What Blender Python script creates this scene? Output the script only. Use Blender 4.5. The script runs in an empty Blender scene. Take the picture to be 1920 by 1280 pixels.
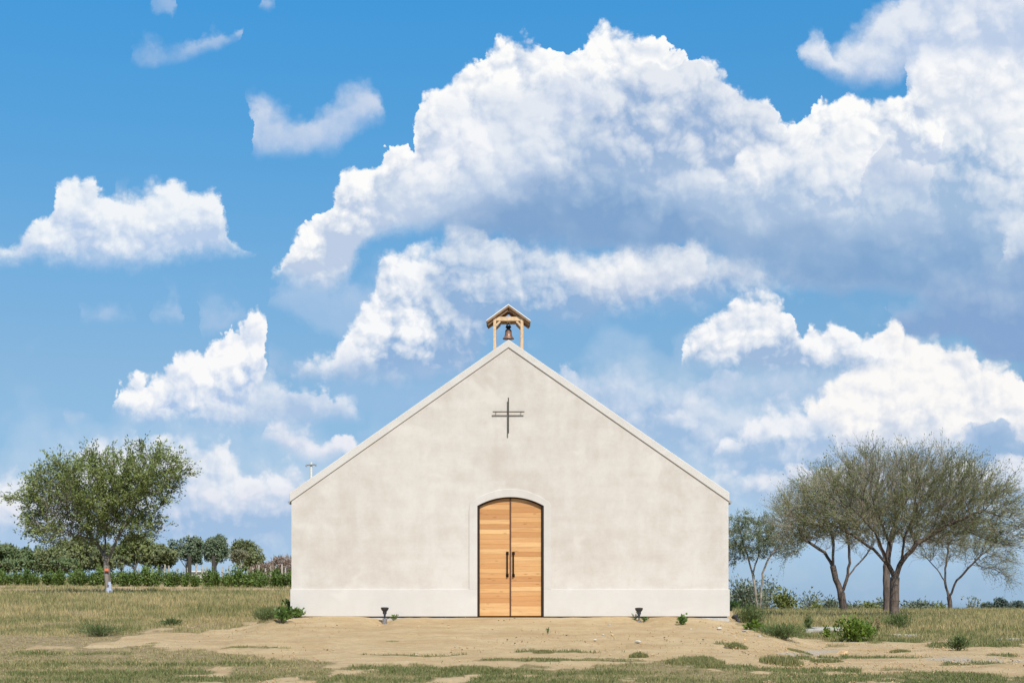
import bpy, bmesh, math, random
import numpy as np
from mathutils import Vector, Matrix, kdtree
R = math.radians
scene = bpy.context.scene
COL = scene.collection
EYE = 1.6            # eye height, metres
F = 2667.0           # focal length in photograph pixels (50 mm on a 36 mm wide sensor)
HOR = 1110.0         # row of the true horizon
SUN_EL, SUN_AZ = 49.0, 17.0   # sun behind the camera, to its right
EXPO = 0.35

def lin(c):
    return tuple(((v/255.0)/12.92 if v/255.0 <= .04045 else ((v/255.0+.055)/1.055)**2.4) for v in c)

# ------------------------------------------------------------------ node helpers
class Sock:
    """A node socket (or a constant) that builds Math nodes when used in arithmetic."""
    def __init__(s, g, v): s.g, s.v = g, v
    def _m(s, op, *a, clamp=False):
        n = s.g.t.nodes.new('ShaderNodeMath'); n.operation = op; n.use_clamp = clamp
        for i, x in enumerate((s,)+a):
            s.g.put(n.inputs[i], x)
        return Sock(s.g, n.outputs[0])
    def __add__(s, o): return s._m('ADD', o)
    __radd__ = __add__
    def __sub__(s, o): return s._m('SUBTRACT', o)
    def __rsub__(s, o): return Sock(s.g, o)._m('SUBTRACT', s)
    def __mul__(s, o): return s._m('MULTIPLY', o)
    __rmul__ = __mul__
    def __truediv__(s, o): return s._m('DIVIDE', o)
    def __rtruediv__(s, o): return Sock(s.g, o)._m('DIVIDE', s)
    def max(s, o): return s._m('MAXIMUM', o)
    def min(s, o): return s._m('MINIMUM', o)
    def abs(s): return s._m('ABSOLUTE')
    def floor(s): return s._m('FLOOR')
    def frac(s): return s._m('FRACT')
    def pow(s, o): return s._m('POWER', o)
    def gt(s, o): return s._m('GREATER_THAN', o)
    def clamp(s): return s._m('ADD', 0.0, clamp=True)
    def ss(s, a, b, o0=0.0, o1=1.0):
        n = s.g.t.nodes.new('ShaderNodeMapRange'); n.interpolation_type = 'SMOOTHSTEP'
        s.g.put(n.inputs['Value'], s)
        for k, x in zip(('From Min','From Max','To Min','To Max'), (a, b, o0, o1)): s.g.put(n.inputs[k], x)
        return Sock(s.g, n.outputs[0])
    def lerp(s, a, b, o0, o1):
        n = s.g.t.nodes.new('ShaderNodeMapRange'); n.clamp = True
        s.g.put(n.inputs['Value'], s)
        for k, x in zip(('From Min','From Max','To Min','To Max'), (a, b, o0, o1)): s.g.put(n.inputs[k], x)
        return Sock(s.g, n.outputs[0])

class Graph:
    def __init__(g, tree): g.t = tree; g.L = tree.links
    def put(g, sock, x):
        if isinstance(x, Sock): x = x.v
        if isinstance(x, bpy.types.NodeSocket): g.L.new(x, sock)
        elif isinstance(x, (tuple, list)):
            n = len(sock.default_value); sock.default_value = (tuple(x)+(1.0,))[:n] if n > len(x) else tuple(x)[:n]
        else: sock.default_value = x
    def n(g, typ, **ins):
        node = g.t.nodes.new(typ)
        for k, x in ins.items():
            if k.startswith('_'): setattr(node, k[1:], x)
        for k, x in ins.items():
            if not k.startswith('_'): g.put(node.inputs[k.replace('__', ' ')], x)
        return node
    def xyz(g, x, y, z=0.0): 
        n = g.n('ShaderNodeCombineXYZ', X=x, Y=y, Z=z); return n.outputs[0]
    def noise(g, vec, scale, detail=3, rough=.55, dim='3D', dist=0.0, lac=2.0):
        n = g.n('ShaderNodeTexNoise', _noise_dimensions=dim, Vector=vec, Scale=scale, Detail=detail, Roughness=rough, Distortion=dist, Lacunarity=lac)
        return Sock(g, n.outputs[0]), n.outputs[1]
    def voro(g, vec, scale, feature='SMOOTH_F1', detail=0, rough=.5, dim='3D', smooth=.6):
        n = g.n('ShaderNodeTexVoronoi', _voronoi_dimensions=dim, _feature=feature, Vector=vec, Scale=scale)
        n.normalize = False
        if 'Detail' in n.inputs: g.put(n.inputs['Detail'], detail); g.put(n.inputs['Roughness'], rough)
        if feature == 'SMOOTH_F1': g.put(n.inputs['Smoothness'], smooth)
        return n
    def mix(g, f, a, b, mode='MIX'):
        n = g.t.nodes.new('ShaderNodeMix'); n.data_type = 'RGBA'; n.blend_type = mode; n.clamp_factor = True
        g.put(n.inputs[0], f); g.put(n.inputs[6], a); g.put(n.inputs[7], b)
        return n.outputs[2]
    def ramp(g, f, stops, interp='LINEAR'):
        n = g.n('ShaderNodeValToRGB', Fac=f); cr = n.color_ramp; cr.interpolation = interp
        while len(cr.elements) < len(stops): cr.elements.new(.5)
        for e, (p, c) in zip(cr.elements, sorted(stops, key=lambda s: s[0])):
            e.position = p; e.color = (*c, 1.0)
        return n.outputs[0]
    def curve(g, x, pts, x0, x1, y0, y1):
        """1-D profile through pts, linear between them."""
        t = Sock(g, x.v).lerp(x0, x1, 0.0, 1.0)
        n = g.t.nodes.new('ShaderNodeFloatCurve'); c = n.mapping.curves[0]
        P = [((a-x0)/(x1-x0), (b-y0)/(y1-y0)) for a, b in pts]
        while len(c.points) < len(P): c.points.new(.5, .5)
        for q, p in zip(c.points, P): q.location = p; q.handle_type = 'VECTOR'
        n.mapping.update()
        g.put(n.inputs[1], t)
        return Sock(g, n.outputs[0])*(y1-y0)+y0

_vn = {}
def VN(s):
    """A row in the outline curves' own 0..1 scale, built once per socket."""
    k = s.v.as_pointer() if hasattr(s.v, 'as_pointer') else id(s.v)
    if k not in _vn: _vn[k] = (s+.2)*(1/1.6)
    return _vn[k]
_c3 = {}
def g_col3(g, s):
    k = s.v.as_pointer()
    if k not in _c3: _c3[k] = g.n('ShaderNodeCombineColor', Red=s, Green=s, Blue=s).outputs[0]
    return _c3[k]
# ------------------------------------------------------------------ sky: Nishita daylight with cumulus, all in direction space
def build_world():
    w = bpy.data.worlds.new('World'); scene.world = w; w.use_nodes = True
    t = w.node_tree; t.nodes.clear(); g = Graph(t)
    out = t.nodes.new('ShaderNodeOutputWorld'); bg = t.nodes.new('ShaderNodeBackground')
    t.links.new(bg.outputs[0], out.inputs[0])
    sky = t.nodes.new('ShaderNodeTexSky'); sky.sky_type = 'NISHITA'; sky.sun_disc = False
    sky.sun_elevation = R(SUN_EL); sky.sun_rotation = R(180-SUN_AZ)
    sky.altitude = 100; sky.air_density = 1.0; sky.dust_density = .6; sky.ozone_density = 2.0
    STR = 0.10
    bg.inputs['Strength'].default_value = STR
    w.cycles.sampling_method = 'MANUAL'; w.cycles.sample_map_resolution = 256
    tc = t.nodes.new('ShaderNodeTexCoord')
    sep = t.nodes.new('ShaderNodeSeparateXYZ'); t.links.new(tc.outputs['Generated'], sep.inputs[0])
    dx, dy, dz = (Sock(g, sep.outputs[i]) for i in range(3))
    ady = dy.abs().max(.08)
    X = dx/ady*F+960.0
    Y = HOR-dz/ady*F
    K = 1.0/(STR*2**EXPO)
    def rgb(c): return tuple(v*K for v in lin(c))
    # clear-sky grade towards the photograph's blue
    skyc = g.mix(1.0, sky.outputs[0], g.ramp(dz.clamp(), SKY_GRADE), 'MULTIPLY')
    U = X/1000.0; V = Y/1000.0
    P = g.xyz(U, V)
    n1, c1 = g.noise(P, 9.0, 2, .5, '2D')
    n2, c2 = g.noise(P, 30.0, 5, .68, '2D')
    sp1 = g.n('ShaderNodeSeparateColor', Color=c1); sp2 = g.n('ShaderNodeSeparateColor', Color=c2)
    s1, s2 = [[Sock(g, q.outputs[i])-.5 for i in range(3)] for q in (sp1, sp2)]
    wx = s1[0]*.062+s2[0]*.028
    wy = s1[1]*.046+s2[1]*.026
    Uw, Vw = U+wx, V+wy
    def bil(ox, oy): return 1.0-Sock(g, g.voro(g.xyz(U+wx*.5+ox, V+wy*.5+oy), 13.0, detail=3.6, rough=.56, dim='2D', smooth=.28).outputs['Distance'])
    b0 = bil(0, 0); b1 = bil(.008, -.013)
    def big(ox, oy): return 1.0-Sock(g, g.voro(g.xyz(U+wx*.7+ox, V+wy*.7+oy), 6.5, detail=.6, rough=.4, dim='2D', smooth=.5).outputs['Distance'])
    relief = (b0-b1)*.85+(big(0, 0)-big(.020, -.030))*.42           # above zero on the sides that face the sun
    puff = b0-.37
    rough_edge = s2[2]
    inner = s1[2]*.85+s2[0]*.16-puff*.45
    Xn = Uw.lerp(-1.0, 3.0, 0.0, 1.0)      # shared abscissa of every outline
    Vb = Vw+puff*.037
    Vs = V*.65+Vw*.35
    Vbase = {k: Vs-rough_edge*k-s1[2]*k for k in (.012, .022, .036)}
    soft = 1.0/(s1[0]*6.0+1.5).max(.3)     # crisp towers here, frayed edges there
    col = skyc
    for (top, base, bright, dark, op, st, sb, v0, v1, rel, amp) in CLOUDS:
        n = t.nodes.new('ShaderNodeRGBCurve')
        for k, pts in ((0, top), (1, base)):
            off = -.2 if k else .2          # pinch the outline shut at both ends
            P2 = []
            for run in (pts if isinstance(pts[0], list) else [pts]):     # one layer may hold several clouds side by side
                q = [((px/1000.0+1.0)/4.0, (py/1000.0+.2)/1.6) for px, py in run]
                P2 += [(q[0][0]-.0018, q[0][1]+off)]+q+[(q[-1][0]+.0018, q[-1][1]+off)]
            c = n.mapping.curves[k]
            while len(c.points) < len(P2): c.points.new(.5, .5)
            for q, p in zip(c.points, P2): q.location = (p[0], min(1, max(0, p[1]))); q.handle_type = 'VECTOR'
        n.mapping.use_clip = False; n.mapping.update()
        g.put(n.inputs['Color'], g_col3(g, Xn))
        sep = g.n('ShaderNodeSeparateColor', Color=n.outputs[0])
        T, B = Sock(g, sep.outputs[0]), Sock(g, sep.outputs[1])
        kb = .012 if sb < 20 else .022 if sb < 35 else .036
        dT = VN(Vb) - T
        dB = B - VN(Vbase[kb])
        st, sb = st*1.45/1600.0, sb*1.1/1600.0
        a = (dT*soft).ss(-st, st, 0, op)*dB.ss(-sb*.2, sb)
        v = dT/(dT+dB).max(.02)+inner
        l = relief._m('MULTIPLY_ADD', rel*.62, v.ss(v0-.08, v1+.1, .90, 0.0), clamp=True)
        col = g.mix(a, col, g.mix(l, rgb(dark), rgb(bright)))
    t.links.new(col, bg.inputs['Color'])
SKY_GRADE = [(0.0, (.40, .56, 1.0)), (.022, (.40, .56, .95)), (.079, (.47, .60, .78)), (.15, (.58, .72, .81)), (.22, (.56, .85, .95)), (.29, (.45, .95, 1.12)), (.38, (.34, 1.08, 1.36)), (1.0, (.4, .9, 1.1))]
# each cumulus: top outline, base line, lit colour, shaded colour, opacity, top softness, base softness, shade range, relief, billow (photograph pixel units of the direction plane)
CLOUDS = [
 # thin high wisps
 ([[(110,780),(125,765),(150,762),(172,770)], [(245,100),(280,88),(340,81),(362,78),(392,64),(412,66),(425,76),(440,74)], [(470,-5),(480,-20),(500,-20),(520,2)]],
  [[(110,790),(130,798),(150,798),(172,785)], [(245,110),(290,130),(340,112),(380,102),(422,90),(440,82)], [(468,12),(490,24),(505,26),(520,12)]], (198,212,233), (174,197,228), .58, 16, 18, .2, 1, .5, 18),
 ([[(205,375),(215,345),(228,330),(240,345),(252,372)], [(270,-10),(290,-40),(320,-30),(335,0)]], [[(205,380),(225,385),(252,378)], [(270,5),(300,30),(318,40),(335,5)]], (200,214,234), (174,198,229), .48, 16, 16, .2, 1, .4, 16),
 ([(462,250),(472,195),(500,182),(530,188),(540,200),(550,208),(585,204),(625,184),(665,170),(685,160),(704,178),(722,208)], [(462,285),(490,304),(560,302),(625,294),(660,262),(700,240),(722,212)], (212,221,237), (172,197,230), .86, 13, 34, .25, .95, .6, 22),
 ([[(155,600),(180,585),(220,583),(250,598)], [(272,606),(300,585),(320,555),(335,570),(350,600)], [(368,610),(390,584),(440,578),(468,585)], [(490,560),(560,520),(640,530),(720,520)]],
  [[(155,606),(200,608),(230,608),(250,604)], [(272,612),(310,612),(340,612),(350,610)], [(368,636),(390,630),(420,618),(468,600)], [(490,570),(560,600),(640,650),(720,600)]], (202,215,236), (176,201,230), .5, 18, 22, .1, 1, .4, 18),
 # pale bank along the horizon
 ([(-900,960),(-60,950),(300,930),(600,940),(960,900),(1300,860),(1920,890),(2800,930)], [(-900,1160),(0,1160),(960,1160),(2800,1160)], (188,213,234), (168,202,230), .6, 70, 30, .0, 1.1, .3, 30),
 # cumulus low at the left and thin veils
 ([(1000,770),(1060,700),(1200,690),(1400,720),(1600,740),(1900,760),(2300,900)], [(1000,800),(1100,960),(1400,1060),(1900,1080),(2300,1000)], (214,226,240), (172,203,231), .80, 60, 60, .0, 1.0, .5, 40),
 ([(-300,940),(0,880),(200,830),(420,820),(600,870),(760,940)], [(-300,1000),(0,1080),(400,1085),(700,1040),(760,970)], (208,221,238), (170,199,229), .78, 60, 50, .0, 1.0, .5, 40),
 ([(500,770),(600,720),(720,712),(830,716),(900,740)], [(500,780),(640,800),(800,800),(900,760)], (170,198,230), (150,187,225), .5, 36, 40, .0, 1.0, .4, 30),
 ([(-500,960),(-300,880),(-60,905),(0,882),(50,878),(100,902),(150,850),(200,818),(250,806),(300,812),(330,832),(400,828),(425,818),(436,840),(470,868),(505,870),(545,858),(560,880),(600,960)], [(-500,965),(-100,1000),(100,1030),(300,1020),(450,1010),(600,970)], (240,242,247), (180,202,229), .95, 8, 70, .22, .9, 1.3, 30),
 ([(-60,985),(0,950),(60,965),(240,960),(300,930),(340,936),(380,905),(430,925),(470,895),(520,915),(560,895),(640,950)], [(-60,1000),(100,1040),(300,1050),(500,1050),(640,1000)], (228,231,241), (160,190,224), .85, 12, 60, .05, .7, 1.1, 30),
 ([(495,812),(515,794),(555,792),(590,800),(602,820),(660,812),(700,830)], [(495,820),(550,850),(600,872),(700,872)], (240,240,246), (200,212,233), .93, 6, 26, .3, 1.0, 1.0, 16),
 # cumulus behind the left slope of the gable
 ([(545,690),(600,662),(640,642),(655,605),(685,560),(702,540),(712,505),(735,482),(780,458),(830,452),(860,470),(890,560),(900,640)], [(545,705),(620,715),(700,722),(800,726),(860,705),(900,660)], (248,249,251), (148,181,219), 1.0, 6, 40, .38, .98, 1.5, 34),
 ([(780,560),(800,500),(826,460),(850,428),(880,418),(925,432),(1000,430),(1058,438),(1082,458),(1150,460),(1250,450),(1300,446),(1345,458),(1440,500),(1500,550)], [(780,610),(840,715),(880,712),(920,640),(1000,622),(1080,618),(1150,606),(1250,594),(1350,580),(1440,560),(1500,565)], (226,233,242), (146,179,217), .96, 8, 50, .10, .85, 1.4, 30),
 ([(1060,510),(1085,486),(1150,478),(1250,464),(1300,458),(1318,478),(1330,500),(1360,470),(1395,450),(1425,462),(1450,500)], [(1060,520),(1100,560),(1200,570),(1300,560),(1330,520),(1400,530),(1450,510)], (246,247,249), (196,208,228), .92, 9, 40, .4, 1.1, 1.2, 26),
 ([(505,690),(560,684),(640,668),(760,690),(880,690)], [(505,700),(600,716),(750,724),(880,700)], (190,206,230), (160,188,222), .7, 18, 20, .1, .9, .4, 16),
 # cumulus at the left, above the tree
 ([(188,748),(200,730),(235,712),(290,704),(306,676),(326,650),(350,650),(374,660),(390,636),(412,606),(446,598),(462,584),(490,582),(502,600),(528,588),(546,610),(568,645),(562,670),(530,700),(515,715)], [(188,762),(238,792),(300,804),(420,808),(490,775),(515,725)], (250,250,251), (172,197,230), 1.0, 5, 36, .42, 1.0, 1.5, 28),
 ([(362,752),(395,738),(470,726),(520,718),(600,724),(645,746),(695,772)], [(362,772),(450,808),(560,802),(695,790)], (232,237,245), (176,199,228), .92, 8, 34, .1, .85, .9, 22),
 ([(-70,474),(0,455),(42,438),(68,404),(104,382),(108,342),(136,320),(160,332),(184,342),(186,366),(215,358),(250,364),(290,354),(320,350),(326,328),(346,326),(376,344),(410,344),(430,366),(426,402),(436,440),(456,452),(490,462)], [(-70,492),(100,502),(300,506),(420,482),(490,468)], (241,245,249), (184,205,233), 1.0, 6, 40, .32, 1.05, 1.3, 26),
 # right-hand distance
 ([(990,730),(1035,684),(1080,676),(1120,704),(1190,698),(1240,716),(1300,736),(1345,768),(1500,790),(1700,800),(2300,900)], [(990,780),(1100,830),(1300,900),(1500,960),(1800,980),(2300,940)], (214,224,239), (156,187,222), .82, 16, 70, .1, .75, 1.0, 30),
 ([(1200,800),(1260,760),(1300,742),(1340,760),(1370,790)], [(1200,805),(1270,800),(1330,802),(1370,796)], (232,236,244), (190,208,232), .6, 12, 24, .3, 1, .8, 20),
 ([(1290,740),(1310,705),(1360,690),(1450,700),(1540,690),(1640,720),(1700,760)], [(1290,745),(1360,760),(1500,770),(1600,775),(1700,770)], (205,217,236), (160,190,223), .75, 14, 26, .1, .9, .8, 22),
 ([(1480,860),(1500,770),(1525,730),(1580,696),(1638,622),(1666,596),(1692,624),(1760,622),(1820,654),(1850,688),(1885,684),(1960,720),(2100,780),(2300,900)], [(1480,862),(1560,862),(1700,860),(1920,850),(2300,905)], (252,250,248), (206,216,232), 1.0, 5, 36, .45, 1.2, 1.5, 30),
 ([(1320,850),(1360,812),(1398,796),(1424,766),(1450,758),(1480,770),(1520,752),(1550,768),(1568,812),(1580,850)], [(1320,856),(1400,862),(1500,862),(1580,856)], (240,242,247), (166,193,224), .96, 7, 30, .35, 1.0, 1.1, 24),
 ([(1420,880),(1500,856),(1560,838),(1600,824),(1640,842),(1690,840),(1720,822),(1770,838),(1800,820),(1828,778),(1868,784),(1900,810),(1990,800),(2300,880)], [(1420,890),(1600,900),(1900,900),(2300,890)], (186,205,230), (150,182,217), .97, 5, 30, .0, .7, .9, 24),
 ([(1320,930),(1342,898),(1370,884),(1400,890),(1424,868),(1448,880),(1475,862),(1540,868),(1620,850),(1700,872),(1920,862),(2300,930)], [(1320,960),(1500,968),(1700,975),(1920,960),(2300,940)], (234,237,244), (166,192,222), .9, 8, 60, .2, .8, 1.1, 24),
 # mid-right cumulus whose tongue crosses the white one
 ([(1268,682),(1284,644),(1308,610),(1344,574),(1390,554),(1440,551),(1478,568),(1506,562),(1508,585),(1490,612),(1500,622),(1530,620),(1560,608),(1602,626),(1660,642),(1700,648),(1730,660)], [(1268,688),(1350,696),(1500,706),(1600,706),(1680,690),(1730,664)], (250,250,251), (160,187,220), 1.0, 6, 30, .5, 1.02, 1.3, 26),
 # the great cumulus: back tower and outline
 ([(500,514),(520,488),(560,428),(600,368),(640,314),(665,303),(700,308),(714,288),(764,290),(756,268),(750,240),(770,208),(790,180),(830,160),(870,128),(900,118),(906,88),(940,74),(980,68),(1010,78),(1060,90),(1088,82),(1110,55),(1150,41),(1186,47),(1202,64),(1225,64),(1265,90),(1280,114),(1310,120),(1336,118),(1346,140),(1380,160),(1396,180),(1440,178),(1450,200),(1474,226),(1494,228),(1530,190),(1560,174),(1625,170),(1632,196),(1660,186),(1698,190),(1706,150),(1722,128),(1790,120),(1960,120),(2300,300),(2450,500)], [(500,520),(560,540),(605,552),(650,534),(692,468),(722,446),(790,440),(850,434),(950,442),(1060,452),(1100,470),(1200,470),(1300,460),(1345,470),(1420,505),(1480,548),(1560,556),(1640,548),(1700,560),(1800,570),(1960,640),(2300,600),(2450,510)], (253,253,252), (188,205,229), 1.0, 4, 34, .28, .62, 1.4, 34),
 ([(740,330),(790,262),(840,205),(885,196),(940,176),(990,158),(1050,146),(1085,142),(1112,158),(1135,185),(1160,250),(1180,330)], [(740,400),(860,420),(1000,400),(1180,380)], (222,229,241), (176,196,226), .86, 16, 60, .25, .9, 1.2, 34),
 ([(1010,300),(1060,250),(1100,205),(1130,180),(1160,160),(1182,138),(1222,112),(1262,112),(1300,122),(1346,144),(1382,166),(1440,186),(1480,250),(1530,330)], [(1010,380),(1150,420),(1300,430),(1440,420),(1530,380)], (229,234,242), (152,180,216), .97, 5, 60, .10, .74, 1.2, 34),
 ([(712,380),(745,336),(790,280),(830,232),(872,214),(905,232),(950,240),(985,226),(1010,232),(1040,258),(1080,280),(1110,340)], [(712,400),(780,420),(850,414),(930,384),(1000,360),(1110,350)], (248,249,251), (196,210,233), .85, 14, 60, .42, 1.05, 1.5, 34),
 ([(1180,360),(1230,338),(1290,322),(1350,312),(1390,290),(1440,262),(1480,240),(1550,266),(1600,256),(1680,292),(1740,310),(1800,300),(1900,330),(2000,360)], [(1180,372),(1290,392),(1450,412),(1600,416),(1800,410),(2000,400)], (247,248,250), (176,198,226), .93, 14, 56, .25, 1.0, 1.3, 34),
 ([(1600,320),(1618,282),(1640,264),(1666,274),(1690,300),(1750,306),(1790,340),(1800,360)], [(1600,350),(1650,372),(1720,380),(1800,366)], (216,224,237), (178,198,226), .85, 8, 30, .1, .9, 1.0, 22),
 ([(1740,290),(1770,240),(1826,184),(1862,196),(1880,222),(1920,246),(1990,240),(2200,330),(2300,470)], [(1740,380),(1800,520),(1900,600),(2100,600),(2300,480)], (232,237,244), (156,186,219), .92, 6, 60, .1, .75, 1.2, 30),
 # flat shadowed base of the great cumulus
 ([(690,452),(760,424),(850,396),(900,350),(1000,312),(1110,300),(1200,330),(1330,372),(1500,396),(1700,396),(1800,410),(1900,420),(2100,440),(2300,520)], [(690,462),(760,452),(850,446),(950,462),(1060,474),(1100,486),(1200,484),(1300,476),(1345,484),(1420,510),(1480,552),(1560,560),(1640,550),(1700,562),(1800,590),(1960,650),(2300,560)], (180,202,227), (127,164,206), .97, 62, 36, .0, .5, .35, 26),
 ([(1200,500),(1300,490),(1420,470),(1560,440),(1720,436),(1800,450),(1900,500),(2000,520)], [(1200,505),(1400,530),(1560,566),(1720,566),(2000,620)], (150,182,216), (130,168,209), .8, 50, 50, .1, .8, .4, 20),
 ([(1870,500),(1885,440),(1905,400),(1930,380),(2000,390),(2100,480)], [(1870,505),(1900,500),(1960,500),(2100,490)], (240,243,247), (190,207,230), .7, 14, 40, .3, 1, 1.0, 26),
 ([(1672,606),(1690,572),(1740,540),(1800,520),(1960,500),(2200,560)], [(1672,612),(1700,636),(1750,636),(1800,630),(1830,654),(1862,686),(1960,690),(2200,640)], (168,191,220), (134,167,209), .96, 34, 16, .0, .7, .5, 20),
 # top right corner
 ([(1700,110),(1730,70),(1800,-40),(2000,-90),(2300,40)], [(1700,180),(1800,260),(1960,260),(2300,60)], (251,251,252), (214,223,237), .95, 9, 60, .4, 1.1, 1.3, 30),
 ([(1500,110),(1512,76),(1532,58),(1548,50),(1556,84),(1566,100),(1590,66),(1640,30),(1680,0),(1720,-50),(1900,-80),(2300,40)], [(1500,112),(1524,140),(1560,158),(1620,168),(1690,160),(1740,108),(1800,112),(1960,110),(2300,60)], (234,238,245), (186,204,231), .93, 12, 34, .3, .95, .9, 26),
]
# ------------------------------------------------------------------ mesh and object helpers
rng = np.random.default_rng(11)

def put(name, me, parent=None, mat=None, smooth=False):
    o = bpy.data.objects.new(name, me); COL.objects.link(o)
    if mat: me.materials.append(mat)
    if smooth and len(me.polygons): me.polygons.foreach_set('use_smooth', np.ones(len(me.polygons), bool))
    if parent: o.parent = parent
    return o

def tag(o, label=None, cat=None, group=None, kind=None):
    if label: o['label'] = label
    if cat: o['category'] = cat
    if group: o['group'] = group
    if kind: o['kind'] = kind
    return o

def empty(name, loc=(0, 0, 0)):
    o = bpy.data.objects.new(name, None); COL.objects.link(o); o.location = loc
    o.empty_display_size = .2
    return o

def np_mesh(name, V, faces, n, tint=None, attr='tint'):
    """Mesh from an (N,3) array and an (M,n) array of n-sided faces."""
    me = bpy.data.meshes.new(name)
    V = np.asarray(V, np.float32); faces = np.asarray(faces, np.int32)
    me.vertices.add(len(V)); me.vertices.foreach_set('co', V.ravel())
    me.loops.add(faces.size); me.loops.foreach_set('vertex_index', faces.ravel())
    me.polygons.add(len(faces))
    me.polygons.foreach_set('loop_start', np.arange(0, faces.size, n, dtype=np.int32))
    me.polygons.foreach_set('loop_total', np.full(len(faces), n, np.int32))
    if tint is not None:
        a = me.attributes.new(attr, 'FLOAT', 'POINT'); a.data.foreach_set('value', np.asarray(tint, np.float32))
    me.update(calc_edges=True); me.validate()
    return me

class MB:
    """Collects boxes, bars, prisms, tubes and lathes; build() links them as one mesh object."""
    def __init__(s): s.bm = bmesh.new()
    def box(s, c, d, rot=None, bev=0.0):
        r = bmesh.ops.create_cube(s.bm, size=1.0); v = r['verts']
        bmesh.ops.scale(s.bm, vec=d, verts=v)
        if bev:
            e = list({e for q in v for e in q.link_edges})
            v = list({q for f in bmesh.ops.bevel(s.bm, geom=e, offset=bev, segments=2, affect='EDGES')['faces'] for q in f.verts} | {q for q in v if q.is_valid})
        if rot is not None: bmesh.ops.rotate(s.bm, cent=(0, 0, 0), matrix=rot, verts=v)
        bmesh.ops.translate(s.bm, vec=c, verts=v); return s
    def prism(s, pts, y0, y1, bev=0.0):
        """Outline of (x,z) points pushed from depth y0 to y1."""
        f = s.bm.faces.new([s.bm.verts.new((x, y0, z)) for x, z in pts])
        r = bmesh.ops.extrude_face_region(s.bm, geom=[f])
        bmesh.ops.translate(s.bm, vec=(0, y1-y0, 0), verts=[q for q in r['geom'] if isinstance(q, bmesh.types.BMVert)])
        return s
    def tube(s, pts, rad, n=8, cap=True):
        pts = [Vector(p) for p in pts]; rings = []
        rad = rad if isinstance(rad, (list, tuple)) else [rad]*len(pts)
        for i, p in enumerate(pts):
            d = (pts[min(i+1, len(pts)-1)]-pts[max(i-1, 0)]).normalized()
            a = d.orthogonal().normalized(); b = d.cross(a)
            rings.append([s.bm.verts.new(p+(a*math.cos(k*2*math.pi/n)+b*math.sin(k*2*math.pi/n))*rad[i]) for k in range(n)])
        for a, b in zip(rings, rings[1:]):
            for k in range(n): s.bm.faces.new((a[k], a[(k+1) % n], b[(k+1) % n], b[k]))
        if cap: s.bm.faces.new(rings[0][::-1]); s.bm.faces.new(rings[-1])
        return s
    def lathe(s, prof, c=(0, 0, 0), n=24, rot=None):
        """prof: (radius, height) pairs turned round the z axis."""
        rings = []; allv = []
        for r, z in prof:
            ring = [s.bm.verts.new((max(r, 1e-4)*math.cos(k*2*math.pi/n), max(r, 1e-4)*math.sin(k*2*math.pi/n), z)) for k in range(n)]
            rings.append(ring); allv += ring
        for a, b in zip(rings, rings[1:]):
            for k in range(n): s.bm.faces.new((a[k], a[(k+1) % n], b[(k+1) % n], b[k]))
        s.bm.faces.new(rings[0][::-1]); s.bm.faces.new(rings[-1])
        if rot is not None: bmesh.ops.rotate(s.bm, cent=(0, 0, 0), matrix=rot, verts=allv)
        bmesh.ops.translate(s.bm, vec=c, verts=allv); return s
    def build(s, name, mat, parent=None, smooth=False, bevel=0.0):
        bmesh.ops.recalc_face_normals(s.bm, faces=s.bm.faces[:])
        if parent is not None:
            bmesh.ops.translate(s.bm, vec=-parent_origin(parent), verts=s.bm.verts[:])
        me = bpy.data.meshes.new(name); s.bm.to_mesh(me); s.bm.free()
        o = put(name, me, parent, mat, smooth)
        if bevel:
            m = o.modifiers.new('bevel', 'BEVEL'); m.width = bevel; m.segments = 2; m.limit_method = 'ANGLE'
        return o

def parent_origin(p):
    v = Vector((0, 0, 0))
    while p is not None: v += Vector(p.location); p = p.parent
    return v

def vnoise(x, y, seed=0):
    """Smooth value noise, 0..1, vectorised."""
    x = np.asarray(x, float); y = np.asarray(y, float)
    xi = np.floor(x).astype(np.int64); yi = np.floor(y).astype(np.int64); fx = x-xi; fy = y-yi
    fx = fx*fx*(3-2*fx); fy = fy*fy*(3-2*fy)
    def h(a, b):
        n = (a*374761393+b*668265263+seed*974634777) & 0xffffffff
        n = ((n ^ (n >> 13))*1274126177) & 0xffffffff
        return ((n ^ (n >> 16)) & 0xffff)/65535.0
    return (h(xi, yi)*(1-fx)+h(xi+1, yi)*fx)*(1-fy)+(h(xi, yi+1)*(1-fx)+h(xi+1, yi+1)*fx)*fy
def fbm(x, y, seed=0, o=4, g=.5):
    s = 0; a = 1; t = 0
    for k in range(o): s = s+a*vnoise(np.asarray(x)*2**k+17.3*k, np.asarray(y)*2**k-9.1*k, seed+k); t += a; a *= g
    return s/t
def sst(a, b, x):
    t = np.clip((np.asarray(x, float)-a)/(b-a), 0, 1); return t*t*(3-2*t)

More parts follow.
